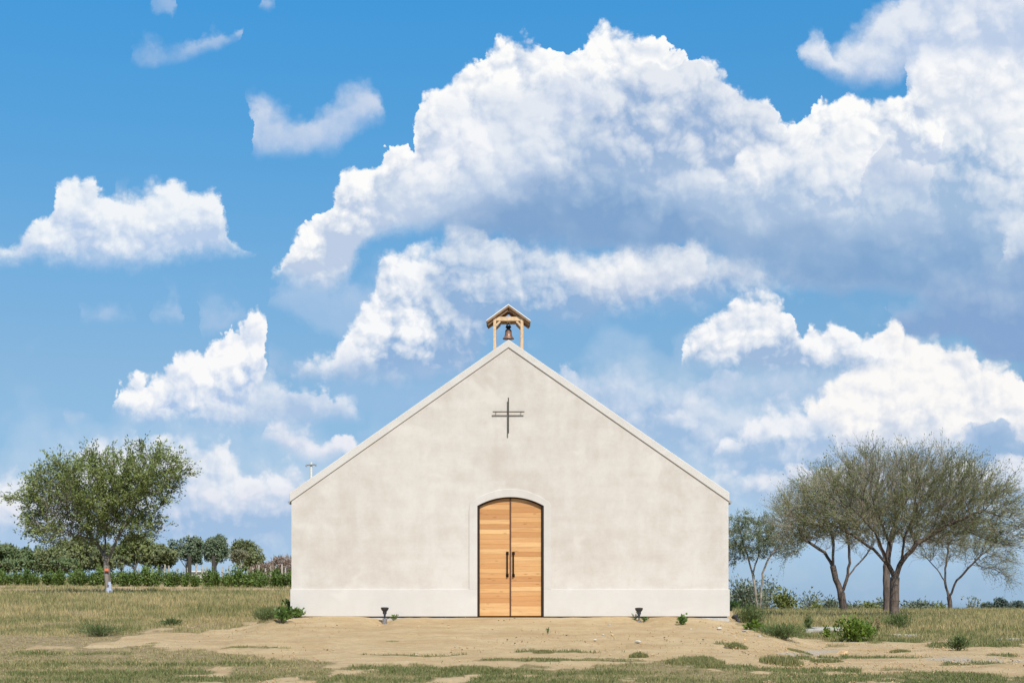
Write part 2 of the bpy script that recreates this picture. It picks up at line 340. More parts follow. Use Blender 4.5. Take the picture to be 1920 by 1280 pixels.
# ------------------------------------------------------------------ terrain
LP = np.array([(-60, -1.62), (22, -1.64), (25, -1.56), (30, -1.22), (40, -.76), (55, -.36), (70, -.09), (85, .28), (120, 1.0), (200, 2.0), (400, 2.7), (1000, 3.0), (6000, -3)])
RP = np.array([(-60, -1.62), (22, -1.64), (25, -1.60), (32, -1.40), (40, -1.26), (50, -1.21), (65, -1.22), (90, -1.27), (120, -1.55), (200, -4), (400, -14), (1000, -34), (6000, -90)])
def prof(P, y):
    return sum(np.interp(y*k, P[:, 0], P[:, 1]) for k in (.9, .95, 1.0, 1.05, 1.1))/5
def ground_z(x, y):
    x = np.asarray(x, float); y = np.asarray(y, float)
    u = x/np.maximum(y, 15)*37
    w = sst(-6.5, 6.5, u)
    z = prof(LP, y)*(1-w)+prof(RP, y)*w
    df = np.maximum(36.75-y, 0); ds = np.maximum(np.abs(x+.05)-5.85, 0)
    m = np.interp(df, [0, .5, 3.2, 6.5, 10, 14, 40], [-.652, -.66, -.90, -1.22, -1.5, -1.8, -5])
    m = m-.30*np.maximum(ds-.15, 0)-.13*sst(4.4, 5.9, x)*sst(0, 1, 40-y)-np.where(y > 44, (y-44)*.05, 0)
    k = .06
    hi = np.maximum(z, m); z = hi+k*np.log1p(np.exp(-np.abs(z-m)/k))-k*.25*np.exp(-np.abs(z-m)/k)
    # hollow scooped out round the lamp left of the door
    lx, ly = (723-960)*37/F, 36.62
    z = z-.17*np.exp(-((x-lx)/.27)**2)*np.exp(-((y-ly)/np.where(y < ly, 2.2, .4))**2)
    lx = (1198-960)*37/F; z = z-.09*np.exp(-((x-lx)/.20)**2)*np.exp(-((y-ly)/np.where(y < ly, 1.6, .4))**2)
    return z+EYE
def pix(x, y, z):
    return 960+F*x/y, HOR-F*(z-EYE)/y
def on_ground(px, py, near=22.0, far=260.0):
    """Where the photograph's ray through (px, py) meets the terrain."""
    d = near*np.exp(np.linspace(0, math.log(far/near), 4000))
    x = (px-960)/F*d; zr = EYE+(HOR-py)/F*d
    hit = np.nonzero(ground_z(x, d) >= zr)[0]
    i = hit[0] if len(hit) else len(d)-1
    return Vector((x[i], d[i], float(ground_z(x[i], d[i]))))
def stand(px, d):
    x = (px-960)/F*d
    return Vector((x, d, float(ground_z(x, d))))

def strips(px, py, L):
    s = np.zeros_like(px)
    for x0, x1, yc, th in L:
        t = (px-(x0+x1)/2)/((x1-x0)/2)
        s = np.maximum(s, np.clip(1-((py-yc)/th)**2, 0, 1)*np.clip(1-t**4, 0, 1))
    return s
GRASS_STRIPS = [(640, 830, 1253, 5), (690, 1250, 1261, 5), (860, 1240, 1237, 4), (940, 1150, 1221, 2.5), (1240, 1350, 1235, 6), (1390, 1760, 1233, 4), (1720, 1920, 1209, 6), (1840, 1920, 1228, 3),
                (1370, 1640, 1256, 5), (1290, 1430, 1249, 5), (1420, 1540, 1190, 7), (1540, 1760, 1200, 5), (1560, 1900, 1266, 6), (0, 420, 1262, 5), (60, 560, 1245, 3), (1330, 1400, 1206, 3), (1740, 1900, 1244, 4), (100, 500, 1274, 5), (0, 260, 1225, 4), (640, 900, 1228, 2),
                (430, 560, 1214, 2.0), (1900, 2300, 1240, 8)]
GRAVEL_STRIPS = [(1235, 1420, 1245, 4), (1420, 1640, 1222, 5), (1690, 2050, 1238, 7), (1860, 1990, 1197, 4)]
def masks(x, y, z=None):
    """sand, green and gravel cover at ground points (0..1)."""
    if z is None: z = ground_z(x, y)
    px, py = pix(x, np.maximum(y, 12), z)
    e1 = fbm(x*.9, y*.45, 3, 4); e2 = fbm(x*.28, y*.25, 9, 3); e3 = fbm(x*3.1, y*1.6, 21, 3)
    top = np.interp(px, [-200, 150, 240, 330, 480, 546, 560, 1366, 1380, 1440, 1520, 1700, 1920, 2500], [1250, 1215, 1194, 1182, 1169, 1160, 1100, 1100, 1166, 1184, 1197, 1203, 1209, 1215])
    bot = np.interp(px, [-200, 100, 240, 400, 600, 760, 900, 1300, 1500, 1920, 2500], [1205, 1206, 1210, 1226, 1243, 1252, 1249, 1250, 1262, 1264, 1262])
    j = (e1-.5)*34+(e3-.5)*16
    side = (px < 546) | (px > 1366)
    s = np.where(side, sst(-8, 9, py-top+j*.9), 1.0*(y < 40))*sst(-9, 10, bot-py+j*1.2)
    s = s*np.where((px > 1000), 1-.75*sst(.62, .70, e1*.6+e3*.4)*sst(1195, 1215, py), 1.0)
    low = sst(.44, .66, e1*.45+e2*.25+e3*.3)*sst(1196, 1222, py)*np.where(px < 300, .45, .65)
    s = np.maximum(s, low)
    g = strips(px, py+(e3-.5)*6, GRASS_STRIPS)*sst(.30, .52, e1*.5+e3*.5+.06)
    gr = strips(px, py+(e1-.5)*7, GRAVEL_STRIPS)*sst(.3, .5, e3)
    hedge = sst(0, 3, y-74)*sst(0, 6, 98-y)*sst(.3, .55, e1*.5+e2*.5)*(x < -5)*.75
    s = np.maximum(s*(1-g), hedge)
    green = np.clip(g*1.0+sst(1180, 1260, py)*.35+(e2-.5)*.9+sst(1252, 1276, py)*.5, 0, 1)
    return s, green, gr

# ------------------------------------------------------------------ materials
def mat(name):
    m = bpy.data.materials.new(name); m.use_nodes = True
    t = m.node_tree; t.nodes.clear(); g = Graph(t)
    o = t.nodes.new('ShaderNodeOutputMaterial'); b = t.nodes.new('ShaderNodeBsdfPrincipled')
    t.links.new(b.outputs[0], o.inputs[0])
    b.inputs['Specular IOR Level'].default_value = .25
    return m, g, b, o
def obj_co(g): return g.n('ShaderNodeNewGeometry').outputs['Position']
def bump(g, b, h, dist, strength=1.0):
    n = g.n('ShaderNodeBump', Height=h, Distance=dist, Strength=strength); g.put(b.inputs['Normal'], n.outputs[0])

def flat(name, c, rough=.6, metal=0.0, var=.12, scale=9.0, bmp=0.0):
    m, g, b, _ = mat(name)
    f, _c = g.noise(obj_co(g), scale, 4, .6)
    g.put(b.inputs['Base Color'], g.mix(f.ss(.3, .7), tuple(v*(1-var) for v in c), tuple(v*(1+var) for v in c)))
    b.inputs['Roughness'].default_value = rough; b.inputs['Metallic'].default_value = metal
    if bmp: bump(g, b, f, bmp)
    return m

def stucco(name, c_lo, c_hi, streak=1.0, contrast=1.0):
    m, g, b, _ = mat(name); P = obj_co(g)
    big, _ = g.noise(P, .55, 3, .55)
    mid, _ = g.noise(P, 2.6, 8, .70)
    mp = g.n('ShaderNodeMapping', Vector=P); mp.inputs['Scale'].default_value = (1.6, 1.0, .22)
    run, _ = g.noise(mp.outputs[0], 1.0, 4, .6)
    mh = g.n('ShaderNodeMapping', Vector=P); mh.inputs['Scale'].default_value = (.3, 1.0, 1.9)
    lift, _ = g.noise(mh.outputs[0], 1.0, 4, .6)
    fine, _ = g.noise(P, 38.0, 4, .7)
    wv = g.n('ShaderNodeVectorMath', _operation='MULTIPLY_ADD'); g.put(wv.inputs[0], g.noise(P, 1.6, 3, .6)[1]); wv.inputs[1].default_value = (.75, .75, .75); g.put(wv.inputs[2], P)
    mb = g.n('ShaderNodeMapping', Vector=wv.outputs[0]); mb.inputs['Scale'].default_value = (.55, .2, .8)
    bay = g.voro(mb.outputs[0], 1.0, 'SMOOTH_F1', smooth=.22); bay.distance = 'CHEBYCHEV'
    bayv = Sock(g, g.n('ShaderNodeSeparateColor', Color=bay.outputs['Color']).outputs[0])
    f = (bayv-.5)*.26+(big-.5)*.45+(mid-.5)*1.3+(run-.5)*.85*streak+(lift-.5)*.8+(fine-.5)*.42
    c = g.mix((f*contrast*1.5+.5).clamp(), c_lo, c_hi)
    # paler dried trowel patches and faint warm stains
    pat, _ = g.noise(P, 1.15, 3, .5, dist=.6)
    c = g.mix(pat.ss(.58, .72)*.5, c, tuple(v*1.06 for v in c_hi))
    st, _ = g.noise(P, 5.5, 3, .5)
    c = g.mix(st.ss(.70, .80)*.35, c, (c_lo[0]*.95, c_lo[1]*.84, c_lo[2]*.68))
    g.put(b.inputs['Base Color'], c); b.inputs['Roughness'].default_value = .92; b.inputs['Specular IOR Level'].default_value = .12
    bump(g, b, mid, .006, .2)
    return m

def leafmat(name, dark, light, trans=.35, rough=.55):
    m, g, b, o = mat(name)
    at = g.n('ShaderNodeAttribute', _attribute_name='tint')
    c = g.mix(Sock(g, at.outputs['Fac']), dark, light)
    g.put(b.inputs['Base Color'], c); b.inputs['Roughness'].default_value = rough; b.inputs['Specular IOR Level'].default_value = .2
    tr = g.n('ShaderNodeBsdfTranslucent', Color=c)
    mx = g.n('ShaderNodeMixShader', Fac=trans)
    g.L.new(b.outputs[0], mx.inputs[1]); g.L.new(tr.outputs[0], mx.inputs[2]); g.L.new(mx.outputs[0], o.inputs[0])
    return m

def door_wood(name, off):
    m, g, b, _ = mat(name); P = obj_co(g)
    sp = g.n('ShaderNodeSeparateXYZ', Vector=P); x, z = Sock(g, sp.outputs[0]), Sock(g, sp.outputs[2])
    q = (z+off)/.128; row = q.floor(); fr = q.frac()
    wn = g.n('ShaderNodeTexWhiteNoise', _noise_dimensions='1D', W=row+off*31.0)
    rv = Sock(g, wn.outputs[0])
    # grain runs along each plank and is offset from plank to plank
    gv = g.xyz(x*1.3+rv*40.0, z*15.0, row*3.7)
    gr, _ = g.noise(gv, 1.0, 5, .62, dist=.9)
    g2, _ = g.noise(g.xyz(x*4.0+rv*9.0, z*90.0, row), 1.0, 3, .6)
    kn = g.voro(g.xyz(x*2.2+rv*20.0, z*7.5, row*2.0), 1.0, 'F1')
    knot = Sock(g, kn.outputs['Distance']).ss(.18, .04)
    c = g.ramp(rv, [(0, (.47, .22, .080)), (.3, (.55, .275, .105)), (.6, (.61, .33, .132)), (1, (.68, .41, .182))])
    c = g.mix(gr.ss(.42, .70)*.42, c, (.42, .195, .078))
    c = g.mix(g2.ss(.5, .75)*.25, c, (.74, .45, .21))
    c = g.mix(knot*.55, c, (.24, .10, .04))
    seam = (fr-.5).abs().ss(.466, .49)
    c = g.mix(seam*.55, c, (.20, .09, .035))
    g.put(b.inputs['Base Color'], c); b.inputs['Roughness'].default_value = .45; b.inputs['Specular IOR Level'].default_value = .3
    bump(g, b, gr*.25-seam, .004, .8)
    return m

def bark(name, c, s=6.0):
    m, g, b, _ = mat(name); P = obj_co(g)
    mp = g.n('ShaderNodeMapping', Vector=P); mp.inputs['Scale'].default_value = (s, s, s*.22)
    f, _ = g.noise(mp.outputs[0], 1.0, 5, .65, dist=.5)
    g.put(b.inputs['Base Color'], g.mix(f.ss(.3, .7), tuple(v*.55 for v in c), tuple(v*1.4 for v in c)))
    b.inputs['Roughness'].default_value = .9; bump(g, b, f, .03)
    return m

def ground_mat():
    m, g, b, _ = mat('field_earth'); P = obj_co(g)
    def A(n): return Sock(g, g.n('ShaderNodeAttribute', _attribute_name=n).outputs['Fac'])
    sand, green, grav = A('sand'), A('green'), A('gravel')
    sp = g.n('ShaderNodeSeparateXYZ', Vector=P)
    n1, _ = g.noise(P, .9, 5, .62); n2, _ = g.noise(P, 6.5, 5, .66); n3, _ = g.noise(P, 34.0, 3, .7)
    ms = g.n('ShaderNodeMapping', Vector=P); ms.inputs['Scale'].default_value = (.25, 1.0, 1.0)
    n4, _ = g.noise(ms.outputs[0], 1.6, 4, .6)
    sc = g.mix((n1*.5+n4*.5).ss(.36, .64), (.385, .262, .135), (.47, .345, .195))
    sc = g.mix(n2.ss(.52, .70)*.6, sc, (.33, .225, .12))
    sc = g.mix(n3.ss(.60, .74)*.55, sc, (.24, .165, .095))
    sc = g.mix(n2.ss(.42, .30)*.5, sc, (.53, .41, .26))
    soil = g.mix(n2.ss(.35, .65), (.205, .150, .075), (.32, .240, .128))
    soil = g.mix(green*.45, soil, g.mix(n3, (.075, .085, .026), (.15, .15, .055)))
    gv = g.mix(n3.ss(.35, .65), (.31, .255, .19), (.43, .37, .285))
    f = (sand+(n2-.5)*.5+(n3-.5)*.25).ss(.36, .58)
    c = g.mix(f, soil, sc)
    rut, _ = g.noise(g.n('ShaderNodeMapping', Vector=P, Scale=(.12, .9, 1.0)).outputs[0], 2.2, 4, .6)
    c = g.mix(rut.ss(.52, .70)*.35*f, c, (.30, .20, .105))
    c = g.mix(rut.ss(.46, .34)*.30*f, c, (.50, .385, .235))
    c = g.mix((grav+(n2-.5)*.6+(n3-.5)*.3).ss(.35, .6)*.8, c, gv)
    g.put(b.inputs['Base Color'], c); b.inputs['Roughness'].default_value = .95; b.inputs['Specular IOR Level'].default_value = .1
    bump(g, b, n2*.6+n3*.4, .055, .9)
    return m
# ------------------------------------------------------------------ plants
def unit(v): return v/np.maximum(np.linalg.norm(v, axis=-1, keepdims=True), 1e-9)
def frustums(p0, p1, r0, r1, n):
    """Tapered n-sided tubes for many segments at once."""
    d = unit(p1-p0); a = np.cross(d, np.where(np.abs(d[:, 2:3]) > .9, [[1., 0, 0]], [[0, 0, 1.]])); a = unit(a); b = np.cross(d, a)
    ang = np.arange(n)*2*math.pi/n
    ring = a[:, None, :]*np.cos(ang)[None, :, None]+b[:, None, :]*np.sin(ang)[None, :, None]
    V = np.concatenate([p0[:, None]+ring*r0[:, None, None], p1[:, None]+ring*r1[:, None, None]], 1)
    k = np.arange(n); q = np.stack([k, (k+1) % n, (k+1) % n+n, k+n], 1)
    Fq = q[None]+(np.arange(len(p0))*2*n)[:, None, None]
    return V.reshape(-1, 3), Fq.reshape(-1, 4)
SUNV = np.array([math.sin(R(SUN_AZ))*math.cos(R(SUN_EL)), -math.cos(R(SUN_AZ))*math.cos(R(SUN_EL)), math.sin(R(SUN_EL))])
def leaves(P, L, W, r, up=.0, D=None, face=.75):
    """One four-sided leaf at each point, along D or any way."""
    N = len(P)
    d = unit(r.normal(size=(N, 3))+np.array([0, 0, up])) if D is None else unit(D+r.normal(size=(N, 3))*.55)
    s = unit(np.cross(d, r.normal(size=(N, 3))+SUNV*face))
    L = (L*r.uniform(.6, 1.3, N))[:, None]; W = (W*r.uniform(.7, 1.2, N))[:, None]
    nrm = np.cross(d, s)
    V = np.stack([P, P+d*L*.5+s*W*.5, P+d*L+nrm*L*.12, P+d*L*.5-s*W*.5], 1)
    return V.reshape(-1, 3), (np.arange(N)*4)[:, None]+np.arange(4)[None]
def join(parts):
    V, Fc, o = [], [], 0
    for v, f in parts:
        V.append(v); Fc.append(f+o); o += len(v)
    return np.concatenate(V), np.concatenate(Fc)

def grow(stems, pts, step, kill, infl, r, iters=90, tropism=(0, 0, .05), jitter=.12):
    """Space colonisation: branches grow from the stems towards the crown's attraction points."""
    pos, par = [], []
    for st in stems:
        prev = -1
        st = [np.array(q, float) for q in st]
        for i, (a, b) in enumerate(zip(st, st[1:])):
            n = max(1, int(np.linalg.norm(b-a)/step))
            for k in range(0 if (i == 0) else 1, n+1):
                q = a+(b-a)*k/n+r.normal(size=3)*step*.06
                if i == 0 and k == 0 and prev == -1:
                    q = a
                    if pos:       # later stems leave the nearest node of an earlier one
                        j = int(np.argmin(np.linalg.norm(np.array(pos)-a, axis=1)))
                        if np.linalg.norm(pos[j]-a) < step*1.5: prev = j; continue
                pos.append(q); par.append(prev); prev = len(pos)-1
    A = np.array(pts); alive = np.ones(len(A), bool)
    near = np.full(len(A), -1); nd = np.full(len(A), 1e9); done = 0
    tro = np.array(tropism); used = {}
    for it in range(iters):
        new = np.array(pos[done:])
        for c in range(0, len(new), 400):
            blk = new[c:c+400]
            D = np.linalg.norm(A[:, None]-blk[None], axis=2); m = D.argmin(1); v = D[np.arange(len(A)), m]
            up = v < nd; nd[up] = v[up]; near[up] = m[up]+done+c
        done = len(pos)
        alive &= nd > kill
        act = alive & (nd < infl)
        if not act.any(): break
        idx = near[act]; dirs = unit(A[act]-np.array(pos)[idx])
        un, inv = np.unique(idx, return_inverse=True)
        S = np.zeros((len(un), 3)); np.add.at(S, inv, dirs)
        S = unit(unit(S)+tro+r.normal(size=S.shape)*jitter)
        grew = 0
        for k, s in zip(un, S):
            if used.get(int(k), 0) >= 4: 
                alive[act & (near == k)] = False; continue
            used[int(k)] = used.get(int(k), 0)+1
            pos.append(pos[k]+s*step); par.append(int(k)); grew += 1
        if not grew: break
    return np.array(pos), np.array(par)

def crown_points(blobs, r):
    out = []
    for cx, cy, cz, rx, ry, rz, n in blobs:
        v = unit(r.normal(size=(n, 3)))*(r.uniform(0, 1, (n, 1))**.42)
        out.append(v*np.array([rx, ry, rz])+np.array([cx, cy, cz]))
    return np.concatenate(out)

def tree(name, label, base, stems, blobs, trunk_r, tip_r, step, seed, bark_m, leaf_m, twigs=2, twig_len=.5, leaf_n=4, leaf_L=.09, leaf_W=.03, droop=.0, group=None, cat='tree', kill=None, infl=3.0, tro=(0, 0, .05), jitter=.14, twig_r=None, twig_min=0, tint=(0, 1), cluster=0, patchy=0, radial=0.0, spread=.62, twig_m=None):
    r = np.random.default_rng(seed)
    A = crown_points(blobs, r)
    pos, par = grow(stems, A, step, kill or step*1.7, infl, r, tropism=tro, jitter=jitter)
    N = len(pos); cnt = np.zeros(N); kids = np.bincount(par[par >= 0], minlength=N)
    cnt[kids == 0] = 1
    for i in range(N-1, -1, -1):
        if par[i] >= 0: cnt[par[i]] += cnt[i]
    root_c = max(cnt[par < 0].max(), 2)
    p = math.log(root_c)/math.log(trunk_r/tip_r)
    rad = tip_r*np.maximum(cnt, 1)**(1/p)
    rad = rad*np.where(cnt < .62*root_c, .74, 1.0)
    # root flare
    h = pos[:, 2]-min(s[0][2] for s in stems)
    rad = rad*(1+.22*np.exp(-np.maximum(h, 0)/.22)*(rad > trunk_r*.4))
    m = par >= 0
    p1, p0 = pos[m], pos[par[m]]; r1, r0 = rad[m], np.minimum(rad[par[m]], rad[m]*1.35)
    segs = []
    for lo, hi, n in ((.05, 9, 9), (.018, .05, 6), (0, .018, 4)):
        k = (r1 >= lo) & (r1 < hi)
        if k.any(): segs.append(frustums(p0[k]-unit(p1[k]-p0[k])*(r1[k]*.3)[:, None], p1[k], r0[k], r1[k], n))
    # twigs with small leaves
    d = unit(p1-p0); thin = (cnt[m] <= 6)
    src = np.repeat(np.nonzero(thin)[0], twigs)
    if twig_min: src = src[p1[src][:, 2] > twig_min]
    t = r.uniform(0, 1, len(src))[:, None]
    q0 = p0[src]*(1-t)+p1[src]*t
    out = unit(q0-np.array([0, 0, pos[:, 2].max()*.30]))
    td = unit(d[src]*.8+out*radial+r.normal(size=(len(src), 3))*spread+np.array([0, 0, .12-droop]))
    tl = (twig_len*r.uniform(.45, 1.25, len(src)))[:, None]
    q1 = q0+td*tl*.5; td2 = unit(td+r.normal(size=td.shape)*.3+np.array([0, 0, -droop])); q2 = q1+td2*tl*.5
    tr = np.full(len(src), twig_r or tip_r*.75)
    if len(src):
        segs.append(frustums(q0, q1, tr, tr*.8, 3)); segs.append(frustums(q1, q2, tr*.8, tr*.35, 3))
    V, Fc = join(segs)
    root = empty(name, base); tag(root, label, cat, group)
    me = np_mesh('trunk', V, Fc, 4)
    tk = put('trunk', me, root, bark_m, smooth=True)
    if twig_m:                        # thin young wood has another bark
        me.materials.append(twig_m); nf = [len(f) for _, f in segs]; mi = np.zeros(len(me.polygons), np.int32); mi[sum(nf[:-3]):] = 1
        if len(mi) == sum(nf): me.polygons.foreach_set('material_index', mi)
    # leaves
    k = np.repeat(np.arange(len(src)), leaf_n); s = r.uniform(.1, 1.08, len(k))[:, None]
    c = np.where(s < .5, q0[k]*(1-s*2)+q1[k]*s*2, q1[k]*(2-s*2)+q2[k]*(s*2-1))
    c = c+r.normal(size=c.shape)*.025
    if patchy:
        kp = fbm(c[:, 0]*.75+seed, c[:, 2]*.75+c[:, 1]*.6+7, seed+3, 3)+r.normal(size=len(c))*.06 > patchy; c = c[kp]; k = k[kp]
    if cluster: c = c+r.normal(size=c.shape)*cluster
    V, Fc = leaves(c, leaf_L, leaf_W, r, D=td[k]*(.6+radial*1.5))
    tone = fbm(c[:, 0]*.8+50, c[:, 2]*.8+c[:, 1]*.5, seed, 3)
    tn = np.clip(tint[0]+(tint[1]-tint[0])*(r.uniform(0, 1, len(c))*.65+(tone-.3)*.8), 0, 1)
    put('crown', np_mesh('crown', V, Fc, 4, np.repeat(tn, 4)), root, leaf_m)
    print('TREE', N, len(src), len(c))
    return root

def bush(name, label, base, rx, rz, n, seed, leaf_m, bark_m=None, L=.09, W=.045, group=None, cat='shrub', stems=9, up=.5, ry=None, tint=(0, 1), hollow=.5, part='foliage', stem_r=.008, flat_top=False):
    """Leafy clump: stems fan out from the foot, leaves sit in uneven clumps along them."""
    r = np.random.default_rng(seed); ry = ry or rx
    root = empty(name, base); tag(root, label, cat, group)
    th = r.uniform(0, 2*math.pi, stems); lean = r.uniform(.1, 1, stems)**.7
    tip = np.stack([np.cos(th)*lean*rx, np.sin(th)*lean*ry, rz*(1-.55*lean**2)*r.uniform(.75, 1.12, stems)], 1)
    mid = tip*np.array([.42, .42, .6])+r.normal(size=tip.shape)*.05*rx
    z0 = tip*np.array([.06, .06, 0])
    V, Fc = join([frustums(z0-np.array([0, 0, .04]), mid, np.full(stems, stem_r), np.full(stems, stem_r*.7), 4), frustums(mid, tip, np.full(stems, stem_r*.7), np.full(stems, stem_r*.3), 4)])
    put('stem', np_mesh('stem', V, Fc, 4), root, bark_m or leaf_m)
    k = r.integers(0, stems, n); s = r.beta(1.6, 1.0, n)[:, None]
    c = np.where(s < .5, z0[k]*(1-2*s)+mid[k]*2*s, mid[k]*(2-2*s)+tip[k]*(2*s-1))
    c = c+r.normal(size=c.shape)*np.array([rx, ry, rz*.8])*.17*hollow*2
    c[:, 2] = np.abs(c[:, 2])
    d = unit(c*np.array([1, 1, .3])+np.array([0, 0, up*rz]))
    V, Fc = leaves(c, L, W, r, D=d)
    tn = np.clip(tint[0]+(tint[1]-tint[0])*(r.uniform(0, 1, n)*.7+r.uniform(0, .4, stems)[k]), 0, 1)
    put(part, np_mesh(part, V, Fc, 4, np.repeat(tn, 4)), root, leaf_m)
    return root

def blades(x, y, z, h, w, lean, tint, r):
    """Curved grass blades as tapering strips of two faces (quad + tip folded into a quad)."""
    N = len(x); P = np.stack([x, y, z-.01], 1); a = r.uniform(0, math.pi, N)
    s = np.stack([np.cos(a), np.sin(a), np.zeros(N)], 1)*(w/2)[:, None]
    b = r.uniform(0, 2*math.pi, N); l = lean*h*r.uniform(.2, 1.2, N)
    off = np.stack([np.cos(b)*l, np.sin(b)*l, np.zeros(N)], 1)
    up = np.zeros((N, 3)); up[:, 2] = h
    m = P+up*.6+off*.35; t = P+up+off
    V = np.stack([P-s, P+s, m+s*.75, t, m-s*.75], 1).reshape(-1, 3)
    o = np.arange(N)*5
    Fc = np.concatenate([np.stack([o, o+1, o+2, o+4], 1), np.stack([o+4, o+2, o+3, o+3], 1)[:0]])
    Ft = np.stack([o+4, o+2, o+3], 1)
    return V, Fc, Ft, np.repeat(tint, 5)
def blade_mesh(name, V, Fq, Ft, tint):
    tri = np.concatenate([Fq[:, [0, 1, 2]], Fq[:, [0, 2, 3]], Ft])
    return np_mesh(name, V, tri, 3, tint)

def tuft(name, label, base, rad, h, n, seed, m, group=None, cat='grass tuft', tint=(0, 1), lean=.5, w=.012):
    r = np.random.default_rng(seed)
    a = r.uniform(0, 2*math.pi, n); q = rad*np.sqrt(r.uniform(0, 1, n))
    x, y = np.cos(a)*q, np.sin(a)*q*.7
    hh = h*r.uniform(.4, 1.1, n)*(1-.5*(q/rad)**2)
    z = ground_z(x+base[0], y+base[1])-base[2]
    V, Fq, Ft, tn = blades(x, y, z, hh, np.full(n, w), lean, tint[0]+(tint[1]-tint[0])*r.uniform(0, 1, n), r)
    o = put(name, blade_mesh(name, V, Fq, Ft, tn), None, m); o.location = base
    return tag(o, label, cat, group)
# ------------------------------------------------------------------ light, camera
def build_light_camera():
    l = bpy.data.lights.new('sun', 'SUN'); l.energy = 4.4; l.angle = R(.53); l.color = (1.0, .955, .89)
    o = bpy.data.objects.new('sun', l); COL.objects.link(o)
    el, az = R(SUN_EL), R(SUN_AZ)      # direction to the sun: behind the camera (-y), a little to the right (+x)
    to = Vector((math.sin(az)*math.cos(el), -math.cos(az)*math.cos(el), math.sin(el)))
    o.rotation_euler = to.to_track_quat('Z', 'Y').to_euler(); o.location = to*60
    cam = bpy.data.cameras.new('camera'); co = bpy.data.objects.new('camera', cam); COL.objects.link(co)
    co.location = (0, 0, EYE); co.rotation_euler = (R(90), 0, 0)
    cam.sensor_width = 36; cam.lens = 36*F/1920; cam.shift_y = (HOR-640)/1920; cam.clip_start = .2; cam.clip_end = 12000
    scene.camera = co

# ------------------------------------------------------------------ ground
def build_ground():
    def axis(a, b, st, far, k):
        v = list(np.arange(a, b, st)); s = st
        up = [v[-1]]
        while up[-1] < far: s *= k; up.append(up[-1]+s)
        return v+up[1:]
    xp = axis(0, 15, .13, 5000, 1.075); xs = np.array(sorted(set([-q for q in xp[1:]]+xp)))
    ya = list(np.arange(21, 39.5, .13)); s = .13
    while ya[-1] < 130: s = min(s*1.03, .9); ya.append(ya[-1]+s)
    while ya[-1] < 5500: s *= 1.1; ya.append(ya[-1]+s)
    yb = [21]; s = .2
    while yb[-1] > -300: s *= 1.25; yb.append(yb[-1]-s)
    ys = np.array(sorted(set(yb[1:]+ya)))
    Xg, Yg = np.meshgrid(xs, ys); Z = ground_z(Xg, Yg)
    sand, green, grav = masks(Xg, Yg, Z)
    near = (Yg > 20) & (Yg < 60)
    Zd = Z+np.where(near, sand*((fbm(Xg*2.2, Yg*2.2, 5, 3)-.5)*.075+(fbm(Xg*.7, Yg*.7, 8, 2)-.5)*.12)*(sst(36.9, 35.9, Yg)+.75*sst(35.5, 36.4, Yg)*(np.abs(Xg-wx(957)) > 1.3))+(1-sand)*(fbm(Xg*1.3, Yg*1.3, 6, 3)-.5)*.06*sst(20, 23, Yg)*(np.abs(Xg) > 6), 0)
    nx, ny = len(xs), len(ys)
    V = np.stack([Xg, Yg, Zd], -1).reshape(-1, 3)
    i = np.arange(nx*ny).reshape(ny, nx)
    Fq = np.stack([i[:-1, :-1], i[:-1, 1:], i[1:, 1:], i[1:, :-1]], -1).reshape(-1, 4)
    me = np_mesh('ground', V, Fq, 4, sand.ravel(), 'sand')
    for nm, a in (('green', green), ('gravel', grav)):
        at = me.attributes.new(nm, 'FLOAT', 'POINT'); at.data.foreach_set('value', a.ravel().astype(np.float32))
    o = put('ground', me, None, ground_mat(), smooth=True); tag(o, kind='structure')

